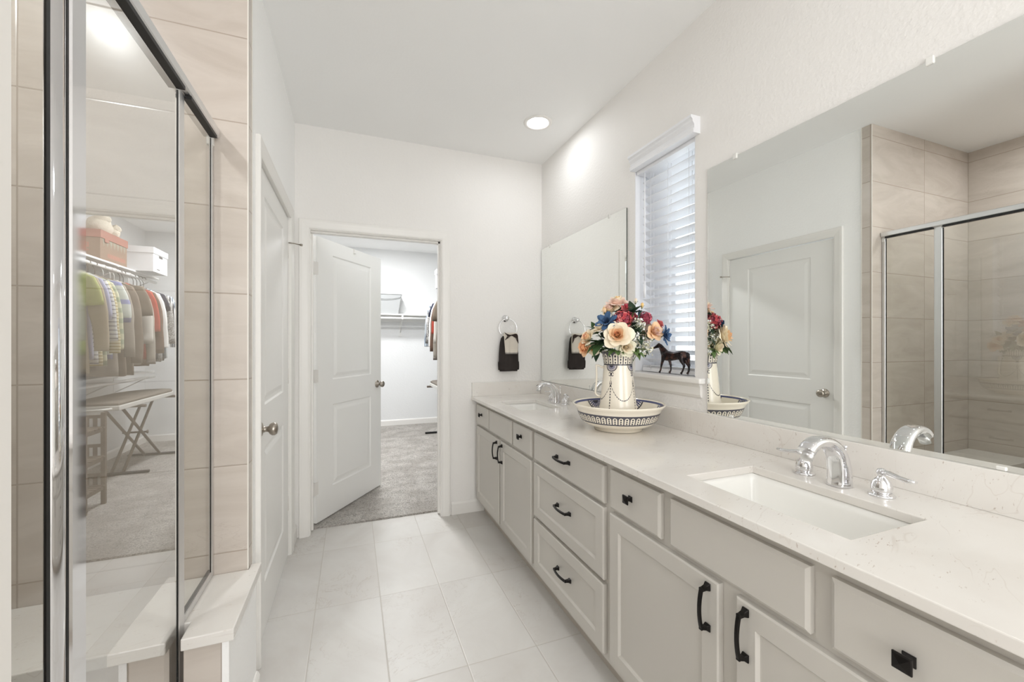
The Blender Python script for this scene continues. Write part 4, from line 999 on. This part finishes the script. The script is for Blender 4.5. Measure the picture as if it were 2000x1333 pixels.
leaves('mid green leaves low at the front left over the rim', px(1190, 683, 0.06), ((-0.7, 0.0, 0.7), (-0.3, 0.3, 0.9), (0.3, 0.3, 0.9), (-0.9, 0.3, 0.3)), 0.055, 0.036, 'leaf')
# ------------------------------------------------------------------ horse figurine
def horse():
    """shells of body, neck, head and limbs fused into one continuous surface"""
    kx, kz = 0.000252, 0.000228
    def X_(x): return -(x-640)*kx
    def Z_(y): return (957-y)*kz
    mb = MB()
    def loft(secs, n=20, p=0.9):
        """sections (x, y_top, y_bottom, half width in m, lean) in photo-like units"""
        rs = []
        for x, yt, yb, w, lean in secs:
            cz, hz = (Z_(yt)+Z_(yb))/2, (Z_(yt)-Z_(yb))/2
            rs.append([(X_(x)+lean*hz*math.sin(2*PI*q/n), w*math.copysign(abs(math.cos(2*PI*q/n))**p, math.cos(2*PI*q/n)), cz+hz*math.sin(2*PI*q/n)) for q in range(n)])
        mb.rings(rs, 0, True, (True, True))
    loft([(436, 575, 650, .009, 0), (452, 540, 672, .0145, 0), (490, 500, 690, .0185, 0), (540, 482, 697, .0200, 0), (590, 490, 697, .0205, 0), (640, 503, 692, .0212, 0), (690, 505, 684, .0212, 0), (740, 494, 672, .0205, 0), (790, 482, 664, .0200, 0), (840, 480, 672, .0198, 0), (890, 488, 665, .0175, 0), (930, 510, 635, .0130, 0), (952, 540, 600, .006, 0)])
    # neck: sections across the neck axis
    def sec(cx, cy, ang, h, w, n=18):
        ux, uz = math.cos(ang), math.sin(ang)
        return [(X_(cx)+ux*h*math.sin(2*PI*q/n), w*math.cos(2*PI*q/n), Z_(cy)+uz*h*math.sin(2*PI*q/n)) for q in range(n)]
    mb.rings([sec(525, 580, -0.65, .0225, .0165), sec(495, 545, -0.65, .0215, .0145), sec(468, 500, -0.62, .0185, .0118), sec(440, 450, -0.60, .0150, .0096), sec(412, 400, -0.55, .0118, .0080), sec(390, 362, -0.50, .0092, .0068), sec(376, 345, -0.4, .0055, .005)], 0, True, (True, True))
    # head: sections across the head axis, poll to muzzle
    mb.rings([sec(392, 352, 1.1, .0062, .0052), sec(376, 366, 1.05, .0105, .0066), sec(352, 380, 1.05, .0106, .0066), sec(322, 396, 1.05, .0078, .0056), sec(292, 411, 1.05, .0060, .0047), sec(266, 422, 1.05, .0056, .0046), sec(250, 430, 1.0, .0044, .0038), sec(243, 433, 1.0, .0020, .0018)], 0, True, (True, True))
    for s in (-1, 1):
        mb.tube([(X_(376), s*.0042, Z_(348)), (X_(370), s*.0050, Z_(330)), (X_(362), s*.0054, Z_(312))], [.0030, .0026, .0010], 8)
    def limb(pts, lat):
        mb.tube([(X_(x), lat*(0.8 if i == 0 else 1), Z_(y)) for i, (x, y, r) in enumerate(pts)], [r for _, _, r in pts], 12, up=(1, 0, 0))
    limb([(492, 590, .0135), (480, 650, .0098), (466, 705, .0070), (449, 770, .0056), (444, 790, .0054), (437, 838, .0036), (428, 890, .0041), (416, 920, .0038), (408, 938, .0050), (400, 953, .0062)], .0105)
    limb([(545, 590, .0130), (556, 655, .0095), (572, 712, .0066), (586, 775, .0056), (590, 792, .0053), (595, 842, .0036), (593, 890, .0041), (580, 918, .0038), (571, 938, .0050), (562, 952, .0062)], -.0105)
    limb([(848, 585, .0125), (840, 645, .0130), (856, 700, .0098), (884, 760, .0064), (894, 785, .0062), (884, 838, .0042), (867, 890, .0044), (852, 918, .0040), (843, 938, .0050), (832, 953, .0062)], .0105)
    limb([(874, 588, .0125), (872, 650, .0130), (898, 712, .0095), (934, 775, .0064), (945, 798, .0062), (946, 850, .0042), (941, 896, .0044), (929, 922, .0040), (922, 940, .0050), (912, 955, .0062)], -.0105)
    mb.tube([(X_(925), 0, Z_(520)), (X_(955), 0, Z_(550)), (X_(968), 0, Z_(610)), (X_(962), 0, Z_(680)), (X_(970), 0, Z_(735)), (X_(992), 0, Z_(785))], [.0055, .0062, .0064, .0060, .0048, .0018], 10, up=(0, 1, 0))
    # mane crest
    mb.tube([(X_(372), 0, Z_(328)), (X_(405), 0, Z_(352)), (X_(445), 0, Z_(400)), (X_(490), 0, Z_(452)), (X_(535), 0, Z_(490))], [.0022, .0036, .0040, .0040, .0025], 8, up=(0, 1, 0))
    o = mb.build('horse_figurine', mat('bronze_patina', rough=0.24, metal=0.35, build=lambda nt, b: setc(nt, b, mixc(nt, noise(nt, coords(nt, 'o')[0], 45, 3).ramp(0.46, 0.70), srgb((26, 22, 24)), srgb((78, 52, 44))))))
    k1 = o.modifiers.new('fuse', 'REMESH'); k1.mode = 'VOXEL'; k1.voxel_size = 0.0011; k1.use_smooth_shade = True
    k2 = o.modifiers.new('soften', 'SMOOTH'); k2.factor = 0.5; k2.iterations = 5
    return tag(o, 'dark bronze horse figurine standing on the window sill', 'figurine')
ho = horse(); ho.rotation_euler = (0, 0, PI/2+0.36); ho.location = (1.4345, 1.585, 1.1385+0.0034)

# ------------------------------------------------------------------ closet
M['wood_white'] = mat('white_shelf_paint', (231, 231, 229), 0.4)
def shelf(label, x0, x1, y0, y1, z, name='closet_shelf'):
    r = thing(name, label, 'shelf', ((x0+x1)/2, (y0+y1)/2, z)); m = MB(); m.box(x0, x1, y0, y1, z, z+0.018); m.build('shelf_board', M['wood_white'], r, 0.002); return r
s1 = shelf('white shelf across the back wall of the closet', XC0+0.005, 1.22, 6.395, YC1-0.001, 1.712)
m = MB(); m.box(XC0+0.005, 1.22, YC1-0.019, YC1-0.001, 1.625, 1.711); m.build('shelf_cleat', M['wood_white'], s1)
def bracket_y(par, x, yw, yf, z, h):
    m = MB(); m.box(x-0.013, x+0.013, yw-0.004, yw, z-h, z-0.001); m.box(x-0.013, x+0.013, yf, yw-0.004, z-0.006, z-0.001)
    m.tube([(x, yw-0.006, z-h+0.05), (x, yf+0.05, z-0.06), (x, yf+0.02, z-0.055)], 0.006, 8); m.box(x-0.03, x+0.03, yw-0.02, yw, z-h-0.012, z-h); m.box(x-0.012, x+0.012, yf-0.004, yf+0.002, z-0.06, z-0.001)
    m.build('bracket', M['wood_white'], par)
bracket_y(s1, 0.700, YC1-0.0005, 6.40, 1.712, 0.30); bracket_y(s1, -0.5, YC1-0.0005, 6.40, 1.712, 0.30)
ro = MB(); ro.tube([(XC0+0.002, 6.425, 1.668), (1.30, 6.425, 1.668)], 0.0165, 16); tag(ro.build('closet_rod', M['wood_white']), 'empty white clothes rod under the back wall shelf', 'clothes rod')
s2 = shelf('white upper shelf along the right wall of the closet', 1.25, XC1-0.001, 3.5, 6.12, 2.046)
s3 = shelf('white lower shelf along the right wall of the closet', 1.25, XC1-0.001, 3.5, 6.0, 0.955)
def bracket_x(par, y, xw, xf, z, h):
    m = MB(); m.box(xw-0.004, xw, y-0.013, y+0.013, z-h, z-0.001); m.box(xf, xw-0.004, y-0.013, y+0.013, z-0.006, z-0.001); m.tube([(xw-0.006, y, z-h+0.04), (xf+0.03, y, z-0.05), (xf+0.01, y, z-0.045)], 0.005, 8); m.build('bracket', M['wood_white'], par)
for y in (4.4, 5.2, 5.95): bracket_x(s2, y, XC1-0.0005, 1.25, 2.046, 0.26); bracket_x(s3, y, XC1-0.0005, 1.25, 0.955, 0.26)
XROD, ZROD = 1.25, 1.995
for z, lb, y1 in ((ZROD, 'white upper rod on the right of the closet carrying the shirts', 6.02), (0.905, 'white lower rod on the right of the closet', 5.98)):
    ro = MB(); ro.tube([(XROD, 3.55, z), (XROD, y1, z)], 0.0165, 16); tag(ro.build('closet_rod', M['wood_white']), lb, 'clothes rod')
M['hang_w'] = mat('white_hanger', (226, 226, 222), 0.4); M['hang_k'] = mat('black_hanger', (45, 43, 42), 0.4)
def garment(y, label, cat, m, xr=XROD, zr=ZROD, hw=0.20, z_hem=1.15, sleeve=0.25, sw=0.062, hang='w', cuff=None, thick=0.035, hlabel=None, grp='shirts on the right closet rod', hgrp='hangers on the right closet rod', name='hanging_shirt', puff=0.0):
    zn = zr-0.105; rr = random.Random(int(y*1000)); p = [rr.uniform(0, 6) for _ in range(5)]
    root = thing(name, label, cat, (xr, y, z_hem), grp)
    L = zn-z_hem; mb = MB(); rs = []; n = 28
    for t, w, th in ((0, 0.055, 0.5), (0.008/L, 0.068, 0.6), (0.03/L, 0.11, 0.7), (0.06/L, 0.155, 0.85), (0.09/L, hw*0.96, 1.0), (0.14/L, hw, 1.1), (0.22/L, hw*0.98, 1.15), (0.4, hw*0.95, 1.2), (0.6, hw*0.97, 1.2), (0.8, hw*1.02, 1.25), (0.93, hw*1.05, 1.3), (1.0, hw*1.05, 1.3)):
        ring = []
        for q in range(n):
            an = 2*PI*q/n; cx, sy = math.cos(an), math.sin(an)
            x = xr+w*math.copysign(abs(cx)**0.8, cx); fold = (0.30*math.sin(q*1.35+p[0])+0.25*math.sin(q*2.3+p[1]))*min(1, t*2.5)
            ring.append((x, y+thick*0.5*th*math.copysign(abs(sy)**0.7, sy)*(1+fold), zn-L*t+0.004*math.sin(q+p[2])*(t > 0.95)))
        rs.append(ring)
    mb.rings(rs, 0, True, (True, True)); mb.build('shirt_body', m, root)
    for sg in (-1, 1):
        sl_ = MB(); x0 = xr+sg*(hw-0.045); z0_ = zn-0.085
        pts = [(x0, y, z0_), (xr+sg*(hw+0.010), y+0.002, z0_-0.035), (xr+sg*(hw+0.035), y+0.004, z0_-0.10)]
        rad = [0.045, sw, sw]
        d = 0.10
        while d < sleeve:
            d = min(sleeve, d+0.09); pts.append((xr+sg*(hw+0.035+0.05*min(1, d/0.5)), y+0.004+0.006*math.sin(d*14+p[3]), z0_-d)); rad.append(sw*(1+puff*math.sin(PI*min(1, d/sleeve)))*(1-0.25*(d > 0.3)*(d/0.6)))
        sl_.tube(pts, rad, 14, flat=(thick*0.42/sw*1.0, 1.0), up=(1, 0, 0)); ob = sl_.build('sleeve', m, root)
        if cuff:
            a_, b_ = Vector(pts[-2]), Vector(pts[-1]); c_ = MB(); c_.tube([tuple(b_+(a_-b_).normalized()*0.035), tuple(b_-Vector((0, 0, 0.003)))], [rad[-1]*1.05]*2, 14, flat=(thick*0.46/sw, 1.0), up=(1, 0, 0)); c_.build('cuff', cuff, ob)
    h = thing('clothes_hanger', hlabel or (('black' if hang == 'k' else 'white')+' hanger carrying the '+label.split(' hanging')[0].split(', ')[0]), 'clothes hanger', (xr, y, zn), hgrp)
    hk_ = MB(); hk_.tube([(xr+0.020*math.cos(a), y, zr+0.0005+0.020*math.sin(a)) for a in [math.radians(q) for q in range(195, -31, -25)]]+[(xr+0.004, y, zr-0.035), (xr, y, zr-0.05), (xr, y, zn+0.002)], 0.0028, 8); hk_.build('hook', M['hang_'+hang], h)
    sh = MB(); sh.tube([(xr-hw*0.93, y, zn-0.085), (xr-0.09, y, zn-0.026), (xr, y, zn+0.004), (xr+0.09, y, zn-0.026), (xr+hw*0.93, y, zn-0.085)], 0.0048, 8); sh.build('hanger_arms', M['hang_'+hang], h)
    return root
c_ = cloth
G = [
 (3.800, 'pale blue shirt hanging nearest the doorway', c_('pale_blue_cloth', (176, 196, 214)), dict(z_hem=1.12, sleeve=0.5)),
 (3.920, 'cream patterned blouse hanging before the green polo', c_('cream_print', (214, 208, 184), pat=(176, 172, 140)), dict(z_hem=1.06, sleeve=0.5)),
 (4.200, 'lime green polo shirt hanging on the right rod', c_('lime_cloth', (166, 172, 112)), dict(z_hem=1.20, sleeve=0.22, sw=0.07)),
 (4.258, 'tan long sleeved shirt hanging behind the green polo', c_('tan_cloth', (164, 152, 132)), dict(z_hem=1.05, sleeve=0.58)),
 (4.317, 'lavender tee hanging behind the tan shirt', c_('lavender_cloth', (164, 166, 190)), dict(z_hem=1.16, sleeve=0.33, sw=0.066)),
 (4.384, 'white tee with thin grey stripes hanging behind the lavender tee', c_('grey_stripe', (206, 206, 202), (124, 126, 134), 'z', 0.034, 0.28), dict(z_hem=1.12, sleeve=0.50)),
 (4.448, 'cream and yellow striped long sleeved shirt hanging on the right rod', c_('yellow_stripe', (214, 206, 176), (168, 152, 104), 'z', 0.026, 0.4), dict(z_hem=1.10, sleeve=0.60, sw=0.05)),
 (4.511, 'sage striped long sleeved shirt hanging behind the yellow striped one', c_('sage_stripe', (196, 196, 170), (150, 160, 138), 'z', 0.09, 0.45), dict(z_hem=1.10, sleeve=0.57, sw=0.05)),
 (4.598, 'pale grey puffed jacket with blue and green sleeve bands hanging mid rod', c_('jacket_cloth', (192, 196, 190), (136, 140, 178), 'z', 0.16, 0.25), dict(z_hem=1.15, sleeve=0.34, sw=0.075, puff=0.12, hang='k')),
 (4.695, 'grey taupe long sleeved top hanging behind the jacket', c_('grey_taupe', (154, 146, 136)), dict(z_hem=1.00, sleeve=0.64, sw=0.055, hang='k')),
 (4.797, 'dark taupe sweater hanging on a black hanger', c_('dark_taupe', (124, 113, 102)), dict(z_hem=0.99, sleeve=0.70, hang='k', hw=0.215)),
 (4.933, 'taupe oversized tee with wide short sleeves hanging mid rod', c_('taupe', (118, 108, 96)), dict(z_hem=0.99, sleeve=0.26, sw=0.095, hw=0.215)),
 (5.050, 'white cotton blouse hanging behind the taupe tee', c_('white_cotton', (204, 200, 192)), dict(z_hem=1.10, sleeve=0.52)),
 (5.118, 'heather grey sweatshirt with dark cuffs hanging behind the white blouse', c_('heather', (166, 160, 150)), dict(z_hem=1.08, sleeve=0.72, sw=0.05, cuff=c_('dark_cuff', (110, 104, 98)))),
 (5.224, 'red tee hanging on the right rod', c_('red_cloth', (168, 78, 66)), dict(z_hem=1.13, sleeve=0.40, sw=0.06, hang='k')),
 (5.292, 'brown shirt hanging behind the red tee', c_('brown_cloth', (112, 92, 80)), dict(z_hem=1.06, sleeve=0.62, hang='k')),
 (5.399, 'plain white shirt hanging behind the brown shirt', c_('plain_white', (226, 224, 220)), dict(z_hem=1.10, sleeve=0.56)),
 (5.496, 'navy tee with short sleeves hanging among the far shirts', c_('navy_cloth', (44, 48, 66)), dict(z_hem=1.12, sleeve=0.18, sw=0.07, hang='k')),
 (5.574, 'grey speckled knit top hanging among the far shirts', c_('speckle', (178, 176, 172), pat=(120, 118, 116)), dict(z_hem=1.09, sleeve=0.52, hang='k')),
 (5.652, 'black and white striped shirt hanging next to the last shirt', c_('mono_stripe', (206, 206, 206), (58, 60, 66), 'x', 0.03, 0.45), dict(z_hem=1.10, sleeve=0.52, hang='k')),
 (5.729, 'blue grey checked shirt hanging last at the far end of the rod', c_('check', (198, 204, 208), (92, 110, 128), 'x', 0.022, 0.35), dict(z_hem=1.12, sleeve=0.56, hang='k')),
]
for y, lb, m_, kw in G: garment(y, lb, 'shirt', m_, **kw)
# clothes on the left rod, glimpsed through the hinge gap
ro = MB(); ro.tube([(-0.62, 3.6, 1.995), (-0.62, 6.1, 1.995)], 0.0165, 16); tag(ro.build('closet_rod', M['wood_white']), 'white rod on the left of the closet seen through the door hinge gap', 'clothes rod')
for i, (y, col, nm) in enumerate(((4.75, (40, 40, 44), 'charcoal'), (4.92, (64, 64, 70), 'slate'), (5.08, (46, 44, 46), 'black'), (5.25, (126, 40, 52), 'wine red'), (5.42, (38, 38, 42), 'ink black'))):
    garment(y, nm+' long coat hanging on the left rod behind the open door', 'coat', c_('coat_cloth_%s' % nm.replace(' ', '_'), col), xr=-0.62, z_hem=0.35, sleeve=0.62, sw=0.06, grp='coats on the left closet rod', hgrp='hangers on the left closet rod', hang='k', name='hanging_coat')

# boxes on the shelves
M['card'] = mat('brown_card', (140, 116, 98), 0.7); M['card_lid'] = mat('terracotta_card', (160, 106, 92), 0.6); M['card_print'] = mat('terracotta_print', (178, 112, 96), 0.7); M['card_grey'] = mat('grey_green_print', (150, 148, 132), 0.7)
ZS = 2.0645
rb = thing('storage_box', 'brown cardboard box with terracotta lid on the upper closet shelf', 'box', (1.42, 5.13, ZS))
m = MB(); m.box(1.255, 1.545, 4.895, 5.375, ZS, ZS+0.25)
for i in range(7):          # printed zigzag and lettering band on the aisle side
    y = 4.93+i*0.062; m.add([(1.2545, y, ZS+0.20), (1.2545, y+0.05, ZS+0.20), (1.2545, y+0.025, ZS+0.12)], [(0, 1, 2)], 2)
for i in range(11):
    y = 5.02+i*0.03; m.add([(1.2545, y, ZS+0.03), (1.2545, y+0.018, ZS+0.03), (1.2545, y+0.018, ZS+0.07), (1.2545, y, ZS+0.07)], [(0, 1, 2, 3)], 1)
m.build('box_body', [M['card'], M['card_print'], M['card_grey']], rb)
m = MB(); m.box(1.248, 1.552, 4.888, 5.382, ZS+0.195, ZS+0.268); m.box(1.246, 1.2485, 4.955, 5.02, ZS+0.165, ZS+0.20); m.build('box_lid', M['card_lid'], rb, 0.003)
def letter(mb, polys, ox, oz, s, y):
    for pl_ in polys: mb.prism([(ox+a*s, oz+b*s) for a, b in pl_], y, y+0.0006, 'y')
m = MB()
letter(m, [[(0, 0), (.6, 0), (.6, .16), (0, .16)], [(.44, .16), (.6, .16), (.6, .58), (.44, .58)], [(0, .42), (.44, .42), (.44, .58), (0, .58)], [(0, .58), (.16, .58), (.16, 1), (0, 1)], [(.16, .84), (.6, .84), (.6, 1), (.16, 1)]], 1.335, ZS+0.07, 0.075, 4.8942)
letter(m, [[(.22, 0), (.38, 0), (.38, .84), (.22, .84)], [(0, .84), (.6, .84), (.6, 1), (0, 1)]], 1.405, ZS+0.07, 0.075, 4.8942)
m.build('lettering', M['card_print'], rb)
wb = thing('file_box', 'white lidded file box at the far end of the upper closet shelf', 'box', (1.27, 5.73, ZS))
m = MB(); m.box(1.10, 1.44, 5.55, 5.91, ZS, ZS+0.235)
m.box(1.0992, 1.10, 5.69, 5.78, ZS+0.165, ZS+0.19, 1)  # flat dark patch paints the shade of a hand hole, no opening cut
for z in (0.06, 0.085, 0.11, 0.13): m.box(1.0995, 1.10, 5.65, 5.65+0.10+z*0.4, ZS+z, ZS+z+0.003, 2)
m.box(1.0993, 1.10, 5.64, 5.71, ZS+0.028, ZS+0.038, 1)
m.build('box_body', [mat('white_card', (226, 227, 228), 0.6), mat('hole_shade_and_mark', (70, 70, 74), 0.8), mat('grey_form_lines', (190, 194, 202), 0.7)], wb)
m = MB(); m.box(1.093, 1.447, 5.543, 5.917, ZS+0.195, ZS+0.262); m.build('box_lid', mat('white_card_lid', (232, 233, 234), 0.6), wb, 0.003)
# soft toys: lumpy cream plush bundles
M['plush'] = mat('cream_plush', rough=0.95, build=lambda nt, b: (setc(nt, b, mixc(nt, noise(nt, coords(nt, 'o')[0], 40, 3), srgb((206, 196, 176)), srgb((240, 233, 218)))), bump(nt, b, noise(nt, coords(nt, 'o')[0], 110, 3), 0.8, 0.01)))
M['plush_red'] = mat('faded_pink_cloth', (196, 150, 132), 0.9)
def lump(mb, c, r, sq=(1, 1, 1), mi=0, seed=0, amp=0.16):
    rr = random.Random(seed); ph = [rr.uniform(0, 6) for _ in range(4)]; rs = []
    for i in range(1, 12):
        th = PI*i/12; ring = []
        for q in range(18):
            a = 2*PI*q/18; k_ = r*(1+amp*math.sin(3*a+ph[0])*math.sin(2*th+ph[1])+amp*0.6*math.sin(5*a+ph[2]+3*th))
            ring.append((c[0]+k_*sq[0]*math.sin(th)*math.cos(a), c[1]+k_*sq[1]*math.sin(th)*math.sin(a), c[2]-k_*sq[2]*math.cos(th)))
        rs.append(ring)
    mb.rings(rs, mi, True, (True, True))
ZP = ZS+0.2685
pl = thing('plush_toy', 'large shaggy cream plush bundle sitting on the brown box', 'soft toy', (1.38, 5.16, ZP))
m = MB(); lump(m, (1.38, 5.16, ZP+0.085), 0.088, (1.1, 1.1, 0.98), 0, 1, 0.10); lump(m, (1.35, 5.15, ZP+0.155), 0.06, (1, 1, 0.9), 0, 2, 0.1); m.build('plush_body', M['plush'], pl)
m = MB(); lump(m, (1.385, 5.21, ZP+0.195), 0.042, (1, 1.3, 0.65), 0, 3, 0.1); m.build('cap', M['plush_red'], pl)
pl = thing('plush_toy', 'small cream plush bundle beside the larger one on the brown box', 'soft toy', (1.34, 5.315, ZP))
m = MB(); lump(m, (1.34, 5.318, ZP+0.05), 0.053, (1, 0.95, 0.95), 0, 5, 0.14); lump(m, (1.32, 5.325, ZP+0.105), 0.038, (1, 1, 1), 0, 6, 0.15); m.build('plush_body', M['plush'], pl)
# bin on the back shelf
bn = thing('plastic_bin', 'translucent grey plastic bin with bail handle on the back wall shelf', 'bin', (0.45, 6.53, 1.7305))
def tub(m, x0, x1, y0, y1, z0, z1, fl, mi=0):
    m.rings([[(x0+a, y0+a*0.5, z), (x1-a, y0+a*0.5, z), (x1-a, y1-a*0.5, z), (x0+a, y1-a*0.5, z)] for a, z in ((fl+0.004, z0), (fl, z0+0.006), (0, z1))], mi, True, (True, True), False)
m = MB(); tub(m, 0.20, 0.688, 6.405, 6.66, 1.7305, 2.02, 0.045); m.build('bin_tub', mat('grey_plastic', (172, 174, 174), 0.35), bn, 0.006)
m = MB(); m.box(0.185, 0.703, 6.392, 6.672, 2.02, 2.044); m.build('bin_lid', mat('white_plastic', (226, 227, 227), 0.35), bn, 0.006)
m = MB(); m.tube([(0.69, 6.398, 2.01), (0.66, 6.396, 1.975), (0.55, 6.39, 1.955), (0.44, 6.388, 1.95), (0.33, 6.39, 1.955), (0.22, 6.396, 1.975), (0.19, 6.398, 2.01)], 0.004, 8); m.build('bail_handle', mat('grey_handle', (150, 152, 152), 0.4), bn)

# folding ironing table
M['iron_leg'] = mat('bronze_tube', (112, 102, 92), 0.35, 0.4); M['iron_pad'] = mat('taupe_board_cover', (122, 114, 104), 0.85); M['iron_rim'] = mat('white_enamel', (214, 212, 206), 0.35)
ir = thing('ironing_board', 'folding ironing board with taupe cover on crossed legs under the shirts', 'ironing board', (1.22, 5.4, 0.012))
def board(ex, z0, z1):
    P_ = [(1.01-ex, 4.62-ex), (1.44+ex, 4.62-ex), (1.44+ex, 5.55), (1.40+ex, 5.76), (1.30+ex*0.7, 5.90+ex), (1.16, 5.95+ex), (1.06-ex, 5.90+ex*0.6), (1.01-ex, 5.78)]
    m = MB(); m.prism(P_, z0, z1, 'z'); return m
board(0, 0.742, 0.765).build('board_pad', M['iron_pad'], ir, 0.008); board(0.012, 0.700, 0.7418).build('board_rim', M['iron_rim'], ir, 0.006)
for x in (1.185, 1.275):
    m = MB(); m.tube([(x, 5.13, 0.03), (x, 5.80, 0.69)], 0.0135, 12); m.build('leg', M['iron_leg'], ir)
for x in (1.16, 1.30):
    m = MB(); m.tube([(x, 5.88, 0.03), (x, 5.02, 0.69)], 0.0135, 12); m.build('leg', M['iron_leg'], ir)
for y, x0_, x1_ in ((5.115, 0.975, 1.45), (5.885, 0.955, 1.45)):
    m = MB(); m.tube([(x0_, y, 0.027), (x1_, y, 0.027)], 0.0135, 12); m.build('foot_bar', M['gasket'], ir)
for y in (5.02, 5.80):
    m = MB(); m.tube([(0.965, y, 0.686), (1.45, y, 0.686)], 0.014, 12); m.build('top_bar', M['iron_leg'], ir)
m = MB(); m.tube([(1.13, 5.475, 0.355), (1.33, 5.475, 0.355)], 0.010, 10); m.lathe([(0.0001, 0), (0.018, 0.002), (0.02, 0.012), (0.0001, 0.016)], (1.13, 5.475, 0.355), 12, 0, '-x'); m.build('pivot_bar', M['iron_leg'], ir)
# iron rest loop
m = MB(); m.tube([(1.06, 4.61, 0.722), (1.03, 4.55, 0.722), (1.08, 4.50, 0.722), (1.2, 4.49, 0.722), (1.32, 4.50, 0.722), (1.37, 4.55, 0.722), (1.34, 4.61, 0.722)], 0.010, 8); m.build('iron_rest', M['iron_rim'], ir)
# wooden slatted rack
M['rack'] = mat('weathered_wood', (108, 94, 82), 0.7, build=lambda nt, b: setc(nt, b, mixc(nt, noise(nt, coords(nt, 'o')[0], 30, 3), srgb((88, 76, 66)), srgb((126, 112, 98)))))
rk = thing('slatted_rack', 'small brown three tier slatted rack standing before the ironing board', 'rack', (1.10, 4.10, 0.012))
for x in (0.945, 1.28):
    for y in (3.98, 4.24):
        m = MB(); m.box(x-0.014, x+0.014, y-0.014, y+0.014, 0.0125, 0.74, 0, 0.002); m.build('post', M['rack'], rk)
for zt_ in (0.66, 0.43, 0.20):
    m = MB(); m.box(0.96, 1.265, 4.233, 4.247, zt_+0.035, zt_+0.06); m.box(0.96, 1.265, 4.233, 4.247, zt_-0.07, zt_-0.045)
    for i in range(6): m.box(0.985+i*0.05, 1.01+i*0.05, 4.235, 4.245, zt_-0.05, zt_+0.04)
    m.box(0.94, 0.95, 3.99, 4.23, zt_-0.07, zt_-0.045); m.box(1.275, 1.285, 3.99, 4.23, zt_-0.07, zt_-0.045)
    m.build('rack_side', M['rack'], rk)
    m = MB()
    for i in range(5): m.box(0.93, 1.295, 3.985+i*0.055, 4.02+i*0.055, zt_-0.044, zt_-0.032)
    m.build('slat_shelf', M['rack'], rk)
